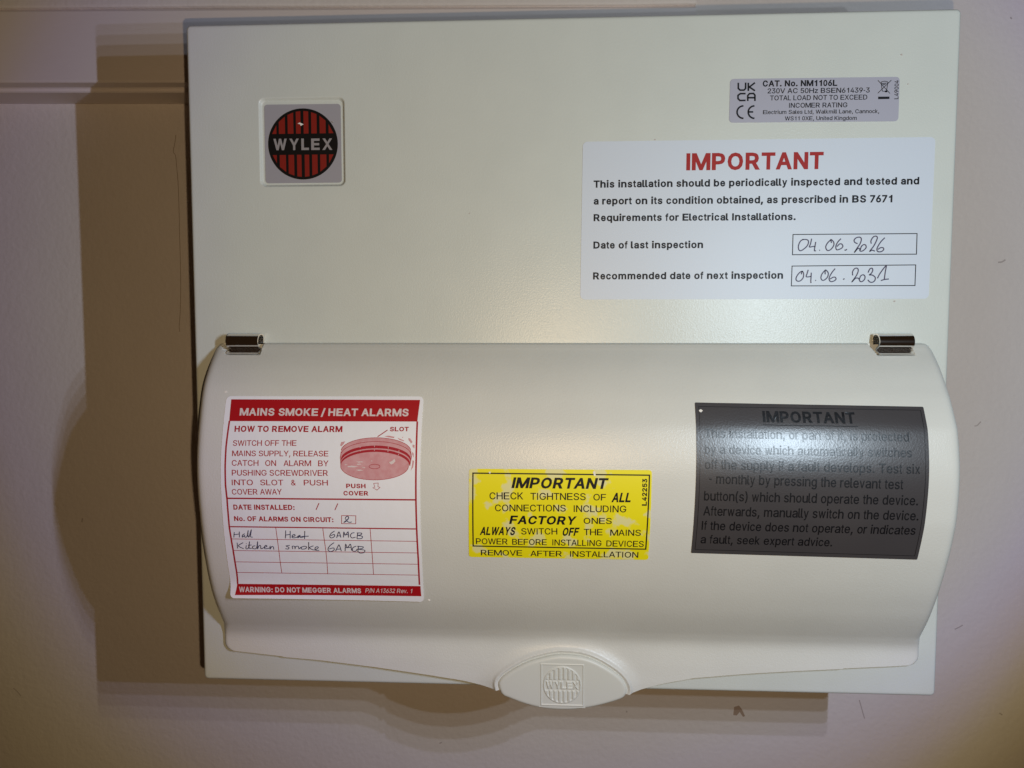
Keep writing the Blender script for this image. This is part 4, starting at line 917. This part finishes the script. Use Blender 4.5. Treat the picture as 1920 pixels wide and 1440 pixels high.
# ------------------------------------------------------------------ white inspection label
D = DATA['insp']
lab = sticker("inspection_label", D['quad'], flat_surf, M['white'], unit, 1.6, 4, 8, .14, "white periodic inspection label with a red heading and handwritten dates")
lettering("heading", D['red'], flat_surf, .2, M['heading'], lab)
lettering("lettering", D['black'], flat_surf, .2, M['black'], lab)
for q in D['boxes']:
    print_on("date_box", frame_of(q, .28), flat_surf, .2, M['black'], lab)
print_on("handwriting", join(*[ribbon(p, .36, smooth=True) for p in D['hand']]), flat_surf, .24, M['pen'], lab)

# ------------------------------------------------------------------ yellow notice
D = DATA['yell']
lab = sticker("yellow_notice", D['quad'], zcov, M['yellow'], unit, .9, label="yellow black-bordered notice, its print partly rubbed off, at the middle of the cover")
lettering("lettering", D['black'], zcov, .2, M['black'], lab)
print_on("border", frame_of(D['frame'], .42), zcov, .2, M['black'], lab)
for q in D['chip']:
    print_on("paint_chip", fill([q]), zcov, .25, M['chip'], lab)

# ------------------------------------------------------------------ dark notice
D = DATA['blac']
lab = sticker("dark_notice", D['quad'], zcov, M['dark'], unit, .35, label="dark grey glossy notice with black print, on the right of the cover")
lettering("lettering", [[l[0], 'm' if l[1] == 'r' else 'b'] + l[2:] for l in D['black']], zcov, .2, M['darktext'], lab)
print_on("border", frame_of(D['frame'], .14), zcov, .2, M['darktext'], lab)
print_on("underline", ribbon(D['under'], .22), zcov, .2, M['darktext'], lab)
print_on("paint_chip", fill([D['chip']]), zcov, .25, M['chip'], lab)

# ------------------------------------------------------------------ red and white alarm sticker
D = DATA['main']
lab = sticker("alarm_sticker", D['quad'], peel_surf, M['paper'], unit, 1.5, 40, 60, .14, label="white and red alarm sticker with handwritten table, its lower left corner peeling")
S = peel_surf
def bar(q):
    return quad_grid(q, 24, 8)
print_on("red_band", bar(D['head']), S, .2, M['red'], lab)
print_on("red_band", bar(D['foot']), S, .2, M['red'], lab)
print_on("border", join(ribbon(D['framel'], .55), ribbon(D['framer'], .55), ribbon(D['h1'], .5), ribbon(D['h2'], .42)), S, .2, M['redtext'], lab)
print_on("table_grid", join(*[ribbon(p, .2) for p in D['rows'] + D['cols']]), S, .2, M['redtext'], lab)
for l in D['white']:
    lettering("band_lettering", [l], S, .26, M['pinkwhite'], lab)
lettering("lettering", D['red'], S, .2, M['redtext'], lab)
print_on("pointer", join(*[ribbon(p, .28) for p in D['thick']], ribbon(D['arrow'], .16), frame_of(D['box'], .2)), S, .2, M['redtext'], lab)
dd = D['disc']
print_on("alarm_drawing", join(fill([dd['body']]), *[fill([p]) for p in dd['smudge']]), S, .2, M['pink'], lab)
print_on("alarm_outline", join(*[ribbon(p, .15) for p in dd['lines']], *[fill([p]) for p in dd['bands']]), S, .24, M['redtext'], lab)
print_on("alarm_highlight", join(*[ribbon(p, .12) for p in dd['ticks']], *[fill([p]) for p in dd['spots']]), S, .28, M['pinkwhite'], lab)
print_on("handwriting", join(*[ribbon(p, .27, smooth=True) for p in D['hand']]), S, .25, M['pen_blue'], lab)

# flecks of paint and dust on the box
for x, y, r, s in ((-112.2, -9.6, .45, zcov), (-45.0, -80.6, .4, zcov), (-31.9, 51.1, .2, flat_surf), (126.1 - 15, 101.5, .35, flat_surf), (-79, 82.6, .15, flat_surf), (113.5, 92, .25, flat_surf), (30.9, 75.1, .3, flat_surf), (111.5, 20.7, .35, flat_surf)):
    P = [(x + r * (1 + .4 * math.sin(3 * a + x)) * math.cos(a), y + .8 * r * math.sin(a)) for a in [i * math.pi / 4 for i in range(8)]]
    raised("paint_fleck", (P, [list(range(8))]), s(x, y) + .02, .12, M['chip'] if r > .3 and s is zcov else M['grime'], unit)
